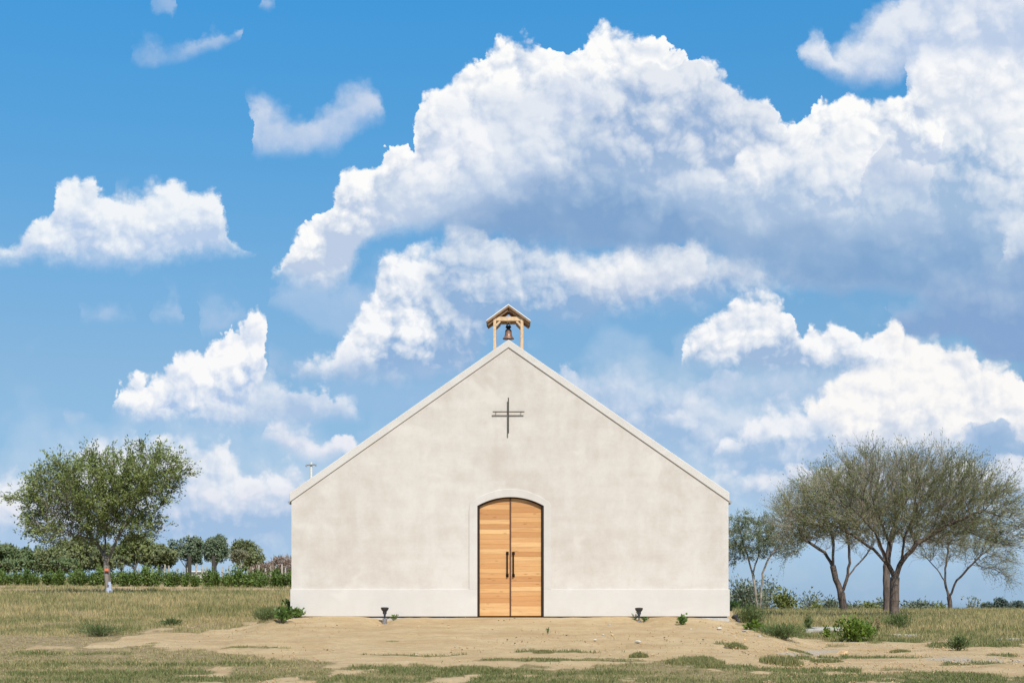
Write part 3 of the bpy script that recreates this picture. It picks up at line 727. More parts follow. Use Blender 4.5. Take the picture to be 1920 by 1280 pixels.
def build_grass():
    gm = leafmat('grass_blade', (.150, .178, .055), (.55, .42, .205), .35, .7)
    r = np.random.default_rng(5)
    # standing dry grass of the field, both sides of the chapel and beyond it
    N = 420000
    d = 34*np.exp(r.uniform(0, 1, N)**1.15*math.log(125/34)); x = r.uniform(-.46, .46, N)*d
    keep = ~((np.abs(x) < 6.1) & (d > 35.5) & (d < 56)); d, x = d[keep], x[keep]
    z = ground_z(x, d); sand, green, grav = masks(x, d, z)
    cl = fbm(x*.35, d*.3, 31, 3); fine = fbm(x*1.7, d*1.2, 33, 3)
    right = x > 0
    dens = (1-sst(.25, .5, sand))*sst(.26, .46, fine*.6+cl*.4)
    keep = r.uniform(0, 1, len(x)) < dens; x, d, z, cl, fine, right, sand, green = (q[keep] for q in (x, d, z, cl, fine, right, sand, green))
    tall = np.where(right, .13+.20*sst(42, 52, d), .12+.11*sst(36, 48, d))
    h = tall*r.uniform(.30, 1.1, len(x))*(.25+1.3*fine)
    g = np.clip((fine-.5)*1.6+(cl-.5)*1.2, -.5, .5)
    tn = np.clip(r.normal(.66, .22, len(x))-g*.85-np.where(right, 0, .04)-np.where(right & (d < 46), .28, 0), 0, 1)
    V, Fq, Ft, tt = blades(x, d, z, h, .00042*d*r.uniform(.6, 1.3, len(x)), .45, tn, r)
    o = put('dry_grass', blade_mesh('dry_grass', V, Fq, Ft, tt), None, gm); tag(o, 'standing dry straw coloured grass of the open field', 'grass', kind='stuff')
    # short mown turf and green patches in the foreground
    N = 420000
    d = 22.5*np.exp(r.uniform(0, 1, N)*math.log(42/22.5)); x = r.uniform(-.46, .46, N)*d
    z = ground_z(x, d); sand, green, grav = masks(x, d, z)
    fine = .62*fbm(x*1.1, d*1.7, 41, 4)+.38*fbm(x*5.5, d*4.0, 47, 3); mid = fbm(x*.45, d*.4, 43, 3)
    dens = (1-sst(.30, .5, sand))*(sst(.40, .74, fine*.62+mid*.22+green*.30)*.66+.13)+.010
    dens = np.where((np.abs(x) < 5.9) & (d > 34.5), 0, dens)*(1-grav*.7)
    keep = (r.uniform(0, 1, N) < dens) & ~((np.abs(x) < 6.1) & (d > 36.6)); x, d, z, fine, green, sand = (q[keep] for q in (x, d, z, fine, green, sand))
    h = (.020+.050*fine)*r.uniform(.4, 1.3, len(x))*(1+.5*green)
    tn = np.clip(r.normal(.66, .22, len(x))-green*.66*sst(.42, .6, fine+green*.15), 0, 1)
    V, Fq, Ft, tt = blades(x, d, z, h, .00050*d*r.uniform(.6, 1.3, len(x)), .7, tn, r)
    o = put('short_grass', blade_mesh('short_grass', V, Fq, Ft, tt), None, gm); tag(o, 'short green and yellow turf in patches on the sandy ground', 'grass', kind='stuff')
    return gm

def rock_mesh(name, rx, ry, rz, seed, rnd=.28):
    bm = bmesh.new(); bmesh.ops.create_icosphere(bm, subdivisions=2, radius=1.0)
    r = random.Random(seed); ax = [Vector((r.uniform(-1, 1), r.uniform(-1, 1), r.uniform(-1, 1))).normalized() for _ in range(9)]
    off = [r.uniform(.62, .95) for _ in ax]
    for v in bm.verts:
        for a, o in zip(ax, off):         # flat broken faces
            d = v.co.dot(a)
            if d > o: v.co -= a*(d-o)
        v.co *= 1+r.uniform(-.04, .04)
        v.co = Vector((v.co.x*rx, v.co.y*ry, v.co.z*rz))
    me = bpy.data.meshes.new(name); bm.to_mesh(me); bm.free(); return me

def build_stones():
    pale = flat('pale_limestone', (.52, .47, .39), .9, 0, .2, 14, .01); tan = flat('tan_sandstone', (.50, .33, .17), .9, 0, .25, 12, .01); grey = flat('grey_stone', (.36, .33, .30), .9, 0, .2, 12, .01)
    # the stones big enough to point at
    L = [(1349, 1178, .14, pale, 'pale flat stone on the slope below the right end of the chapel wall', 0),
         (1395, 1183, .13, grey, 'grey broken stone lying on the edge of the bank beside the dark weeds', 0),
         (1131, 1190, .07, pale, 'small white stone on the sand, left of the yellow stone', 0),
         (1148, 1190, .09, tan, 'yellowish stone on the sand in front of the right hand lamp', 0),
         (1116, 1199, .08, pale, 'white pebble nearest the low middle of the sand, below the yellow stone', 0),
         (1196, 1203, .15, pale, 'pale broad stone half buried in the sand below the right hand lamp', 0),
         (1143, 1172, .15, grey, 'grey flat stone in the sand between the door and the right hand lamp', 0),
         (1380, 1196, .09, tan, 'tan stone at the foot of the bank, upper one of a close pair', 0),
         (1396, 1199, .10, tan, 'tan stone at the foot of the bank, lower one of a close pair', 0),
         (1580, 1226, .30, tan, 'large orange tan rock on the bare track under the leafy bush', .5),
         (1296, 1179, .07, pale, 'white stone just under the creeping green vine by the wall', 0),
         (1534, 1229, .07, pale, 'small pale stone on the track left of the large orange rock', 0),
         (781, 1227, .07, pale, 'little whitish stone on the sand, left of the door and near the turf', 0),
         (713, 1219, .07, tan, 'little tan stone on the open sand below the left hand lamp', 0),
         (625, 1218, .06, tan, 'small brownish stone on the sand left of the left hand lamp', 0),
         (268, 1201, .07, pale, 'small white stone at the far left tip of the bare sand', 0),
         (1424, 1193, .12, grey, 'dark grey stone at the base of the bank beside the green weeds', 0)]
    for i, (px, py, w, m, lab, hi) in enumerate(L):
        p = on_ground(px, py)
        o = put('stone', rock_mesh('stone', w/2, w*.4, w*(.26+hi*.2), 100+i), None, m); o.location = p+Vector((0, 0, w*.06)); o.rotation_euler = (0, 0, i*1.3); tag(o, lab, 'stone')
    # loose grit and gravel
    r = np.random.default_rng(17)
    def grit(name, n, sel, s0, s1, m, lab):
        d = 23*np.exp(r.uniform(0, 1, n)*math.log(46/23)); x = r.uniform(-.42, .42, n)*d
        z = ground_z(x, d); sand, green, grav = masks(x, d, z)
        k = (r.uniform(0, 1, n) < sel(x, d, sand, grav)) & ~((np.abs(x) < 6) & (d > 36.6)); x, d, z = x[k], d[k], z[k]; n = len(x)
        s = s0*(s1/s0)**(r.uniform(0, 1, n)**2.2)
        oc = np.array([(1, 0, 0), (0, 1, 0), (-1, 0, 0), (0, -1, 0), (0, 0, .75), (0, 0, -.6)], float)
        fc = np.array([(0, 1, 4), (1, 2, 4), (2, 3, 4), (3, 0, 4), (1, 0, 5), (2, 1, 5), (3, 2, 5), (0, 3, 5)])
        jit = oc[None]*r.uniform(.55, 1.25, (n, 6, 1)); a = r.uniform(0, 6.28, n); ca, sa = np.cos(a)[:, None], np.sin(a)[:, None]
        q = np.stack([jit[..., 0]*ca-jit[..., 1]*sa, jit[..., 0]*sa+jit[..., 1]*ca, jit[..., 2]], -1)*s[:, None, None]
        V = (q+np.stack([x, d, z+s*.25], 1)[:, None]).reshape(-1, 3)
        Fc = (fc[None]+(np.arange(n)*6)[:, None, None]).reshape(-1, 3)
        o = put(name, np_mesh(name, V, Fc, 3), None, m); tag(o, lab, 'gravel', kind='stuff')
    grit('gravel', 50000, lambda x, d, s, g: g*.30, .010, .036, flat('track_gravel', (.42, .37, .31), .9, 0, .25, 30), 'pale loose gravel in streaks along the bare track')
    grit('grit', 30000, lambda x, d, s, g: s*.22*(1+3*sst(3, 6, x)*sst(38, 33, d)), .008, .034, tan, 'tan crumbs and grit scattered over the sand')
    grit('dark_clods', 26000, lambda x, d, s, g: s*.13*sst(.45, .7, fbm(x*.8, d*.6, 77, 3)), .010, .04, flat('dark_clod', (.17, .115, .06), .95), 'dark clods and dry crumbs on the sand')

# ------------------------------------------------------------------ chapel
S = 37.0/F
def wx(px): return (px-960.0)*S
def wz(py): return EYE+(HOR-py)*S
def arc(x0, z0, x1, z1, sag, n=20):
    """Flat arch between two springing points, bulging upwards by sag."""
    c = (x1-x0)/2; rad = (c*c+sag*sag)/(2*sag); cx, cz = (x0+x1)/2, z0+sag-rad
    a0 = math.atan2(z0-cz, x0-cx); a1 = math.atan2(z1-cz, x1-cx)
    return [(cx+rad*math.cos(a0+(a1-a0)*i/n), cz+rad*math.sin(a0+(a1-a0)*i/n)) for i in range(n+1)]

def build_chapel():
    lo, hi = (.488, .424, .360), (.582, .528, .468)
    st_wall = stucco('stucco_wall', lo, hi, 1.0, 1.0)
    st_trim = stucco('stucco_trim', (.532, .483, .428), (.584, .538, .486), .6, .8)
    st_sur = stucco('stucco_surround', (.510, .458, .400), (.580, .533, .482), .5, .8)
    conc = flat('footing_concrete', (.46, .43, .38), .95, 0, .15, 7, .01)
    dark = flat('bronze_frame', (.035, .022, .016), .45, .3, .1)
    brown = flat('astragal_brown', (.13, .06, .035), .5, .1, .1)
    black = flat('black_iron', (.018, .018, .019), .5, .6, .2, 30)
    steel = flat('cross_steel', (.085, .07, .055), .55, .6, .3, 20)
    roofm = flat('standing_seam_roof', (.42, .43, .43), .4, .6, .05)
    cedar = door_wood('cedar_post_left', .0)
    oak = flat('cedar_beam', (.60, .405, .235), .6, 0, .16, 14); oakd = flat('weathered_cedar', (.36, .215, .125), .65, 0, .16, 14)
    root = empty('chapel', (wx(955), 37.0, wz(1157)))
    tag(root, 'cream stucco chapel with steep gable and arched wooden double door', 'chapel')
    Y0, Y1 = 37.0, 55.0
    L, Rr, ax = wx(546.5), wx(1366), wx(953.5)
    zb, ze, za = wz(1155), wz(936), wz(646)
    dl, dr, dz, sag = wx(895), wx(1019.5), wz(948), 16.5*S
    # front wall with the arched opening, side and rear walls, one shell
    b = MB()
    arch = arc(dl, dz, dr, dz, sag)
    b.prism([(L, zb), (L, ze), (ax, za), (Rr, ze), (Rr, zb), (dr, zb)]+arch[::-1]+[(dl, zb)], Y0, Y0+.32)
    b.box(((L+L+.3)/2, (Y0+.32+Y1)/2, (zb+ze)/2-.1), (.3, Y1-Y0-.32, ze-zb-.2)); b.box((Rr-.15, (Y0+.32+Y1)/2, (zb+ze)/2-.1), (.3, Y1-Y0-.32, ze-zb-.2))
    b.prism([(L, zb), (L, ze), (ax, za), (Rr, ze), (Rr, zb)], Y1, Y1+.3)
    wall = b.build('wall', st_wall, root)
    # roof: two metal slopes between the parapet copings, with standing seams
    zr0, zra = wz(934), wz(644)
    b = MB()
    for sx, xe in ((-1, L-.15), (1, Rr+.15)):
        d = Vector((xe-ax, 0, zr0-zra)); ln = d.length; ang = math.atan2(d.z, d.x)
        rot = Matrix.Rotation(-ang, 4, 'Y')
        b.box(((xe+ax)/2, (Y0+.42+Y1-.1)/2, (zr0+zra)/2-.09), (ln, Y1-Y0-.52, .06), rot)
        for i in range(38):
            b.box(((xe+ax)/2+.0, Y0+.7+i*.46, (zr0+zra)/2-.045), (ln-.04, .03, .035), rot)
    b.build('roof', roofm, root)
    # raised coping that follows the gable, standing proud of the wall face
    b = MB()
    cl, cr = wx(543), wx(1367.5)
    b.prism([(cl, wz(941)), (cl, wz(924)), (ax, wz(636.5)), (cr, wz(923)), (cr, wz(940)), (ax, wz(651.5))], Y0-.028, Y0+.42)
    cop = b.build('coping', st_trim, root, bevel=.012)
    b = MB(); b.prism([(cl, wz(941)), (cl, wz(924)), (ax, wz(636.5)), (cr, wz(923)), (cr, wz(940)), (ax, wz(651.5))], Y1-.1, Y1+.36); o = b.build('coping', st_trim, root, bevel=.012)
    # plinth band round the foot, carried up to the door opening
    zp = wz(1104)
    b = MB()
    b.prism([(wx(544.5), wz(1155)), (wx(544.5), zp), (dl, zp), (dl, wz(1155))], Y0-.035, Y0-.0005)
    b.prism([(dr, wz(1155)), (dr, zp), (wx(1368), zp), (wx(1368), wz(1155))], Y0-.035, Y0-.0005)
    b.box((wx(544.5)+.013, (Y0+Y1)/2+.15, (zp+zb)/2), (.026, Y1-Y0+.3, zp-zb)); b.box((wx(1368)-.010, (Y0+Y1)/2+.15, (zp+zb)/2), (.020, Y1-Y0+.3, zp-zb))
    b.build('plinth', st_trim, root, bevel=.008)
    # raised plain surround of the door: jambs and rounded arch
    out_l, out_r = wx(879.5), wx(1034)
    o_arch = [(out_l, wz(958)), (wx(880.5), wz(948)), (wx(884), wz(941)), (wx(890), wz(936.5))]+arc(wx(897), wz(932.5), wx(1016), wz(932.5), 16*S, 18)+[(wx(1023), wz(936.5)), (wx(1029), wz(941)), (wx(1033), wz(948)), (out_r, wz(958))]
    b = MB()
    b.prism([(out_l, zp+.001)]+o_arch+[(out_r, zp+.001), (dr, zp+.001)]+arch[::-1]+[(dl, zp+.001)], Y0-.026, Y0-.0005)
    b.build('door_surround', st_sur, root, bevel=.008)
    # foundation edge under the plinth, with the thin dark drip joint left between
    b = MB(); zf = wz(1157.2)
    b.box(((L+Rr)/2, (Y0+Y1)/2+.15, zf-.3), (Rr-L+.03, Y1-Y0+.3, .6))
    b.build('foundation', conc, root)
    b = MB(); b.box(((L+Rr)/2, (Y0+Y1)/2+.16, (zb+zf)/2), (Rr-L-.06, Y1-Y0+.2, zb-zf-.0005)); b.build('drip_joint', dark, root)
    b = MB(); b.box(((dl+dr)/2, Y0-.10, zf-.06), (dr-dl+.12, .26, .12), bev=.008); b.build('threshold', flat('threshold_stone', (.52, .48, .41), .9, 0, .12, 8), root)
    # bronze frame lining the opening
    fw = .052
    inner = arc(dl+fw, dz-.006, dr-fw, dz-.006, sag-.012)
    b = MB(); b.prism([(dl, zb)]+arch+[(dr, zb), (dr-fw, zb)]+inner[::-1]+[(dl+fw, zb)], Y0+.005, Y0+.16)
    b.build('door_frame', dark, root)
    xm = wx(957)
    # two leaves
    def top_z(x):
        for (xa, z0), (xb, z1) in zip(inner, inner[1:]):
            if xa <= x <= xb: return z0+(z1-z0)*(x-xa)/(xb-xa)
        return inner[0][1]
    for side, (xa, xb) in enumerate(((dl+fw+.006, xm-.018), (xm+.018, dr-fw-.006))):
        pts = [(xa, zb+.012)]+[(xa+(xb-xa)*i/12, top_z(xa+(xb-xa)*i/12)-.008) for i in range(13)]+[(xb, zb+.012)]
        b = MB(); b.prism(pts, Y0+.075, Y0+.125)
        leaf = b.build('door_leaf', door_wood('cedar_planks', .031 if side else .083), root, bevel=.006)
        hx = wx(951.3) if side == 0 else wx(962.7)
        b = MB()
        for zc in (wz(1036.5), wz(1078)):
            b.box((hx, Y0+.064, zc), (.070, .022, .088), bev=.008); b.box((hx, Y0+.035, zc), (.040, .05, .052), bev=.01)
        b.tube([(hx, Y0+.012, wz(1037)), (hx, Y0+.012, wz(1078))], .017, 10)
        b.build('handle', black, leaf)
    b = MB(); b.box((xm, Y0+.075, (zb+top_z(xm))/2), (.030, .05, top_z(xm)-zb-.02)); b.build('astragal', brown, root, bevel=.004)
    b = MB(); b.box(((dl+dr)/2, Y0+.30, (zb+dz)/2), (dr-dl, .02, dz-zb+.5)); b.build('door_backing', dark, root)
    # steel cross held off the wall on pins
    b = MB(); cy = Y0-.083
    b.box((wx(953.3), cy, (wz(746)+wz(813))/2), (.030, .026, wz(746)-wz(813))); b.box((wx(953.5), cy+.0015, wz(772.5)), (wx(983.5)-wx(924), .022, .028))
    for px, py in ((953.3, 752), (953.3, 806), (930, 772.5), (977, 772.5)): b.tube([(wx(px), cy, wz(py)), (wx(px), Y0+.005, wz(py))], .010, 6)
    b.build('wall_cross', steel, root, bevel=.004)
    # open timber belfry on the ridge
    ya, yb = Y0+.16, Y0+.62
    k = (ya)/37.0
    def bx(px): return (px-960)*S*k
    def bz(py): return EYE+(HOR-py)*S*k
    b = MB()
    xl, xr = bx(927.6), bx(978.6); pw = .076
    for yy in (ya, yb-.0):
        b.box(((xl+xr)/2, yy, bz(598.0)), (xr-xl-pw-.004, .070, .105))                      # tie beam
        for sx, x0 in ((1, xl), (-1, xr)):                                        # short knee braces
            b.box((x0+sx*.085, yy, bz(606.5)), (.16, .055, .05), Matrix.Rotation(-sx*R(45), 4, 'Y'))
    for x0 in (xl, xr): b.box((x0, (ya+yb)/2, bz(598.0)), (.070, yb-ya-pw-.004, .105))   # side plates
    b.box((bx(953.3), (ya+yb)/2, bz(599.5)), (.09, yb-ya-.074, .08))                  # beam that carries the bell
    bel = b.build('belfry', oak, root, bevel=.004)
    for x0 in (xl, xr):
        for yy in (ya, yb):
            b = MB(); b.box((x0, yy, (bz(593.4)+bz(665))/2), (pw, .088, bz(593.4)-bz(665))); b.build('post', oak, bel, bevel=.005)
    apx, apz = bx(953.3), bz(573.5)
    hw = (bx(994)-bx(912.6))/2; drop = bz(573)-bz(602.5)
    for yy in (ya+.0, yb-.0):                                                        # rafters over the posts, in the shade of the eaves
        for sx in (-1, 1):
            d = Vector((sx*hw, 0, -drop)); rot = Matrix.Rotation(-math.atan2(d.z, d.x), 4, 'Y')
            b = MB(); b.box(Vector((apx, yy, apz-.075))+d*.49, (d.length*.97, .064, .085), rot); b.build('rafter', oakd, bel, bevel=.003)
    def chevron(name, up, th, y0, y1, ext, m):
        b = MB(); w = hw+ext; dz_ = drop*(w/hw)
        b.prism([(apx-w, apz-dz_+up), (apx, apz+up), (apx+w, apz-dz_+up), (apx+w, apz-dz_+up-th), (apx, apz+up-th), (apx-w, apz-dz_+up-th)], y0, y1); return b.build(name, m, bel)
    chevron('deck', -.004, .042, ya-.10, yb+.07, -.012, oakd)
    chevron('belfry_roof', .028, .030, ya-.115, yb+.085, .01, flat('pale_metal_edge', (.66, .64, .60), .5, .2, .05))
    # bell: hangs in the belfry, so a thing of its own
    yb_ = (ya+yb)/2; k = yb_/37.0; bcx = bx(953.3)*1.012
    copper = flat('aged_copper', (.24, .14, .10), .42, .3, .35, 12)
    bell = empty('bell', (bcx, yb_, bz(634))); tag(bell, 'small copper bell hanging in the open timber belfry on the ridge', 'bell')
    H = bz(616.5)-bz(635.5)
    pr = [(.150, 0), (.152, .012), (.140, .03), (.108, .075), (.092, .13), (.086, .19), (.084, .245), (.074, .285), (.035, .305), (.0, .31)]
    inn = [(.0, .27), (.06, .25), (.085, .12), (.135, .01)]
    b = MB(); b.lathe([(r_, z_*H/.31) for r_, z_ in pr[::-1]+inn[::-1][:0]+[(.14, .004)]], (bcx, yb_, bz(635.5)), 28); b.build('bell_body', copper, bell, smooth=True)
    b = MB()
    for sx in (-1, 1): b.tube([(bcx+sx*.04, yb_, bz(613)-.01), (bcx+sx*.045, yb_, bz(610)), (bcx, yb_, bz(607))], .015, 8)
    b.lathe([(.045, 0), (.050, .02), (.075, .04), (.075, .065), (.04, .09)], (bcx, yb_, bz(617)), 16); b.tube([(bcx, yb_, bz(608)), (bcx, yb_, bz(599))], .02, 8)
    b.build('hanger', black, bell)
    b = MB(); b.tube([(bcx, yb_, bz(630)), (bcx, yb_, bz(637.5))], [.012, .028], 8); b.build('clapper', black, bell)

def build_lamps():
    blk = flat('lamp_black', (.055, .055, .058), .45, .3, .25, 30); can = flat('galvanised_sleeve', (.42, .42, .44), .32, .85, .12, 20); glass = flat('lamp_glass', (.10, .11, .12), .12, .0, .1)
    def lamp(px, py_head, py_can, d, lab, tilt, az, sleeve):
        x = (px-960)/F*d; zt = EYE+(HOR-py_head)/F*d; zc = EYE+(HOR-py_can)/F*d
        zg = float(ground_z(x, d)); root = empty('spotlight', (x, d, zg)); tag(root, lab, 'spotlight', 'black garden spotlights round the chapel')
        rot = Matrix.Rotation(az, 4, 'Z') @ Matrix.Rotation(tilt, 4, 'X')
        def W(p): return Vector((x, d, zt))+rot @ Vector(p)
        b = MB()
        prof = [(.020, -.21), (.030, -.20), (.034, -.15), (.046, -.11), (.072, -.075), (.094, -.045), (.102, -.02), (.102, .0), (.088, .0), (.080, -.015)]
        b.lathe(prof, (x, d, zt), 20, rot)
        for a in range(8):                       # cooling fins
            b.box(W((.040*math.cos(a*.785), .040*math.sin(a*.785), -.135)), (.022, .006, .05), rot @ Matrix.Rotation(a*.785, 4, 'Z'))
        b.build('lamp_head', blk, root)
        b = MB(); b.lathe([(.073, -.018), (.070, -.012)], (x, d, zt), 20, rot); b.build('lens', glass, root)
        b = MB(); e = W((0, 0, -.19)); b.tube([e, e+Vector((0, 0, -.05)), (x, d, zc-.02)], [.018, .016, .016], 8); b.box((e.x, e.y, e.z-.02), (.045, .05, .05), bev=.008); b.build('stem', blk, root)
        if sleeve:
            b = MB(); b.lathe([(.060, -sleeve-.12), (.060, -.004), (.064, 0), (.050, .0), (.048, -.02)], (x, d, zc), 20); b.build('sleeve', can, root)
    lamp(721.5, 1138.5, 1158.5, 36.62, 'black ground spotlight in a shiny sleeve left of the door', R(-8), 0, .17)
    lamp(1198, 1139.5, 1162, 36.55, 'black ground spotlight in the sand among small weeds right of the door', R(-10), 0, .05)
    lamp(1377, 1153, 1172, 37.9, 'black ground spotlight tilted sideways at the right hand corner', R(-35), R(60), 0)

# ------------------------------------------------------------------ trees and plants
def to_local(px, py, d, base):
    return np.array([(px-960)/F*d-base[0], 0, EYE+(HOR-py)/F*d-base[2]])

def build_trees():
    bk = bark('mesquite_bark', (.115, .085, .066)); tw = bark('young_wood', (.235, .205, .145)); bk_pale = bark('pale_bark', (.26, .215, .165)); bk_grey = bark('grey_bark', (.19, .16, .13))
    lf_l = leafmat('green_mesquite_leaf', (.100, .130, .034), (.27, .31, .092), .3)
    lf_r = leafmat('olive_mesquite_leaf', (.125, .145, .046), (.295, .31, .115), .4)
    lf_g = leafmat('grey_green_leaf', (.10, .125, .06), (.25, .285, .15), .25)
    # ---- big leafy tree at the left
    d = 70.0; base = stand(203, d)
    def P(px, py, y=0.0): q = to_local(px, py, d, base); return (q[0], y, q[2])
    k = d/F
    stems = [[(0, 0, -.1), P(202, 1090), P(199, 1062, .1), P(193, 1040, .2), P(172, 1010, .3), P(150, 985, .6), P(120, 960, .8)],
             [P(199, 1062, .1), P(212, 1030, -.2), P(232, 995, -.4), P(250, 960, -.3)],
             [P(193, 1040, .2), P(192, 1005, .5), P(185, 960, .9)],
             [P(172, 1010, .3), P(140, 1000, -.7), P(95, 990, -1.2)]]
    def blob(px, py, rx, rz, n, y=0, ry=None): q = P(px, py); return (q[0], y, q[2], rx*k, (ry or rx)*k, rz*k, n)
    blobs = [blob(185, 930, 130, 66, 620, 0, 110), blob(95, 945, 66, 62, 260, .5), blob(272, 900, 70, 52, 220, -.4), blob(140, 995, 95, 32, 170, .3), blob(235, 985, 60, 40, 120, 0), blob(325, 890, 36, 38, 50, 0), blob(292, 980, 16, 36, 26),
             blob(110, 880, 46, 28, 60), blob(272, 856, 40, 24, 50), blob(180, 868, 40, 22, 50), blob(25, 935, 20, 14, 16)]
    root = tree('tree', 'broad leafy green tree with pale painted trunk left of the chapel', base, stems, blobs, .155, .010, .26, 3, bk_grey, lf_l, twigs=4, twig_len=.80, radial=.45, spread=.5, leaf_n=13, leaf_L=.14, leaf_W=.062, infl=2.2, tint=(.25, 1), twig_r=.007, cluster=.05, kill=.36, patchy=.345)
    # whitewash and the coloured rags on its trunk
    b = MB(); 
    for a0, zz, hh in ((-.35, .16, .30), (.15, .34, .34), (.55, .12, .22), (-.05, .52, .16)):     # ragged patches of whitewash hugging the bark
        ang = a0-math.pi/2+.45; rr = .215-.06*min(zz, .6)
        b.box(base+Vector((.025+math.cos(ang)*rr, math.sin(ang)*rr, zz)), (.035, .14, hh), Matrix.Rotation(ang, 4, 'Z'), bev=.012)
    b.build('paint_patch', flat('whitewash', (.38, .41, .50), .9, 0, .3, 5), root)
    q = Vector(P(202, 1068)); b = MB(); b.box(base+q+Vector((0, -.19, 0)), (.20, .05, .15), bev=.02); b.build('rag', flat('orange_rag', (.62, .18, .08), .8), root)
    # ---- the umbrella mesquite at the right
    d = 65.0; base = stand(1678, d); k = d/F
    stems = [[(0, 0, -.1), P(1677, 1110), P(1679, 1082, .1), P(1668, 1060, .1), P(1640, 1030, .2), P(1600, 1000, .4), P(1560, 978, .8)],
             [P(1679, 1082, .1), P(1690, 1050, -.1), P(1715, 1020, -.3), P(1770, 985, -.5), P(1820, 962, -.8)],
             [P(1668, 1060, .1), P(1672, 1020, .3), P(1660, 985, .5), P(1650, 950, 1.0)],
             [P(1690, 1050, -.1), P(1686, 1010, -.8), P(1700, 960, -1.6)], [P(1668, 1060, .1), P(1650, 1035, -.6), P(1625, 1000, -1.5), P(1590, 970, -2.2)],
             [P(1715, 1020, -.3), P(1715, 990, .7), P(1735, 950, 1.6)]]
    blobs = [blob(1690, 935, 180, 78, 900, 0, 160), blob(1560, 955, 78, 70, 300, 0, 110), blob(1815, 945, 90, 66, 320, 0, 110), blob(1625, 878, 70, 34, 130), blob(1740, 882, 85, 36, 130), blob(1690, 995, 130, 40, 260, 0, 100), blob(1880, 985, 42, 60, 130, -.5), blob(1500, 985, 36, 46, 80), blob(1895, 962, 26, 20, 30)]
    tree('tree', 'large bare twigged umbrella shaped tree, nearest and widest at the right', base, stems, blobs, .215, .0095, .27, 8, bk, lf_r, twig_m=tw, radial=.9, spread=.38, twigs=4, twig_len=1.15, leaf_n=10, leaf_L=.115, leaf_W=.030, infl=2.4, tint=(.05, 1), twig_r=.0085, cluster=.05, patchy=.44, kill=.34, jitter=.2)
    # ---- companion trunk behind it
    d = 84.0; base = stand(1662, d); k = d/F
    stems = [[(0, 0, -.1), P(1663, 1100), P(1664, 1060, .2), P(1672, 1010, .3), P(1690, 960, .5)], [P(1664, 1060, .2), P(1650, 1010, .5), P(1640, 960, .9)]]
    blobs = [blob(1680, 930, 110, 60, 420, 0, 100), blob(1790, 1000, 60, 40, 120)]
    tree('tree', 'tree whose trunk stands close behind the large umbrella shaped tree', base, stems, blobs, .21, .011, .34, 21, bk, lf_r, twig_m=tw, radial=.8, spread=.4, twigs=3, twig_len=1.1, leaf_n=6, leaf_L=.12, leaf_W=.03, infl=2.6, patchy=.42, twig_r=.009, kill=.5, jitter=.2)
    # ---- several stemmed tree between it and the chapel
    d = 92.0; base = stand(1583, d); k = d/F
    stems = [[(0, 0, -.1), P(1578, 1112, .0), P(1568, 1085, .1), P(1562, 1060, .1), P(1548, 1035, .3), P(1520, 1015, .5), P(1495, 1000, .8)], [P(1578, 1112), P(1586, 1085, -.2), P(1590, 1055, -.4), P(1588, 1020, -.6), P(1580, 985, -.6)],
             [P(1586, 1085, -.2), P(1606, 1062, .3), P(1628, 1040, .6), P(1645, 1020, 1.0)], [P(1562, 1060, .1), P(1560, 1020, -.5), P(1548, 985, -1.2)]]
    blobs = [blob(1550, 965, 110, 66, 800, 0, 110), blob(1490, 985, 55, 48, 220), blob(1620, 990, 55, 42, 200), blob(1560, 915, 60, 34, 140), blob(1480, 1030, 26, 24, 60)]
    tree('tree', 'spreading tree on several dark stems, between the chapel and the umbrella shaped tree', base, stems, blobs, .25, .011, .31, 9, bk, lf_r, twig_m=tw, radial=.8, spread=.4, twigs=4, twig_len=1.15, leaf_n=8, leaf_L=.12, leaf_W=.032, infl=2.6, patchy=.42, twig_r=.009, cluster=.06, kill=.45, jitter=.2)
    # ---- paler leafy tree next to the chapel wall
    d = 106.0; base = stand(1421, d); k = d/F
    stems = [[(0, 0, -.1), P(1416, 1105), P(1412, 1075, .2), P(1404, 1045, .3), P(1394, 1015, .5)], [(.15, 0, -.1), P(1427, 1110), P(1430, 1075, -.2), P(1440, 1045, -.3), P(1462, 1020, -.5)], [P(1412, 1075, .2), P(1425, 1040, .6), P(1428, 1000, .9)]]
    blobs = [blob(1420, 1005, 66, 42, 520, 0, 70), blob(1370, 1020, 40, 40, 170), blob(1475, 1010, 42, 38, 200), blob(1400, 975, 40, 18, 70)]
    tree('tree', 'grey green tree on two pale stems beside the right wall of the chapel', base, stems, blobs, .17, .011, .33, 10, bk_pale, lf_g, twigs=4, twig_len=.7, leaf_n=15, leaf_L=.14, leaf_W=.054, patchy=.34, infl=2.4, twig_r=.007, cluster=.06, kill=.5)
    # ---- forked tree at the right edge
    d = 108.0; base = stand(1781, d); k = d/F
    stems = [[(0, 0, -.1), P(1780, 1118), P(1772, 1090, .1), P(1758, 1066, .2), P(1740, 1045, .4)], [P(1780, 1118), P(1792, 1088, -.2), P(1812, 1064, -.4), P(1836, 1040, -.6)], [P(1772, 1090, .1), P(1778, 1050, .4), P(1785, 1010, .6)]]
    blobs = [blob(1790, 1010, 95, 46, 640, 0, 95), blob(1868, 1050, 42, 42, 220), blob(1740, 1030, 40, 28, 120), blob(1890, 1085, 18, 18, 36)]
    tree('tree', 'small forked tree with drooping right side, farthest right of the field', base, stems, blobs, .17, .011, .33, 12, bk, lf_r, twig_m=tw, radial=.7, spread=.4, twigs=4, twig_len=1.3, leaf_n=8, leaf_L=.13, leaf_W=.034, infl=2.6, droop=.18, patchy=.42, twig_r=.0095, cluster=.06, kill=.5, jitter=.2)

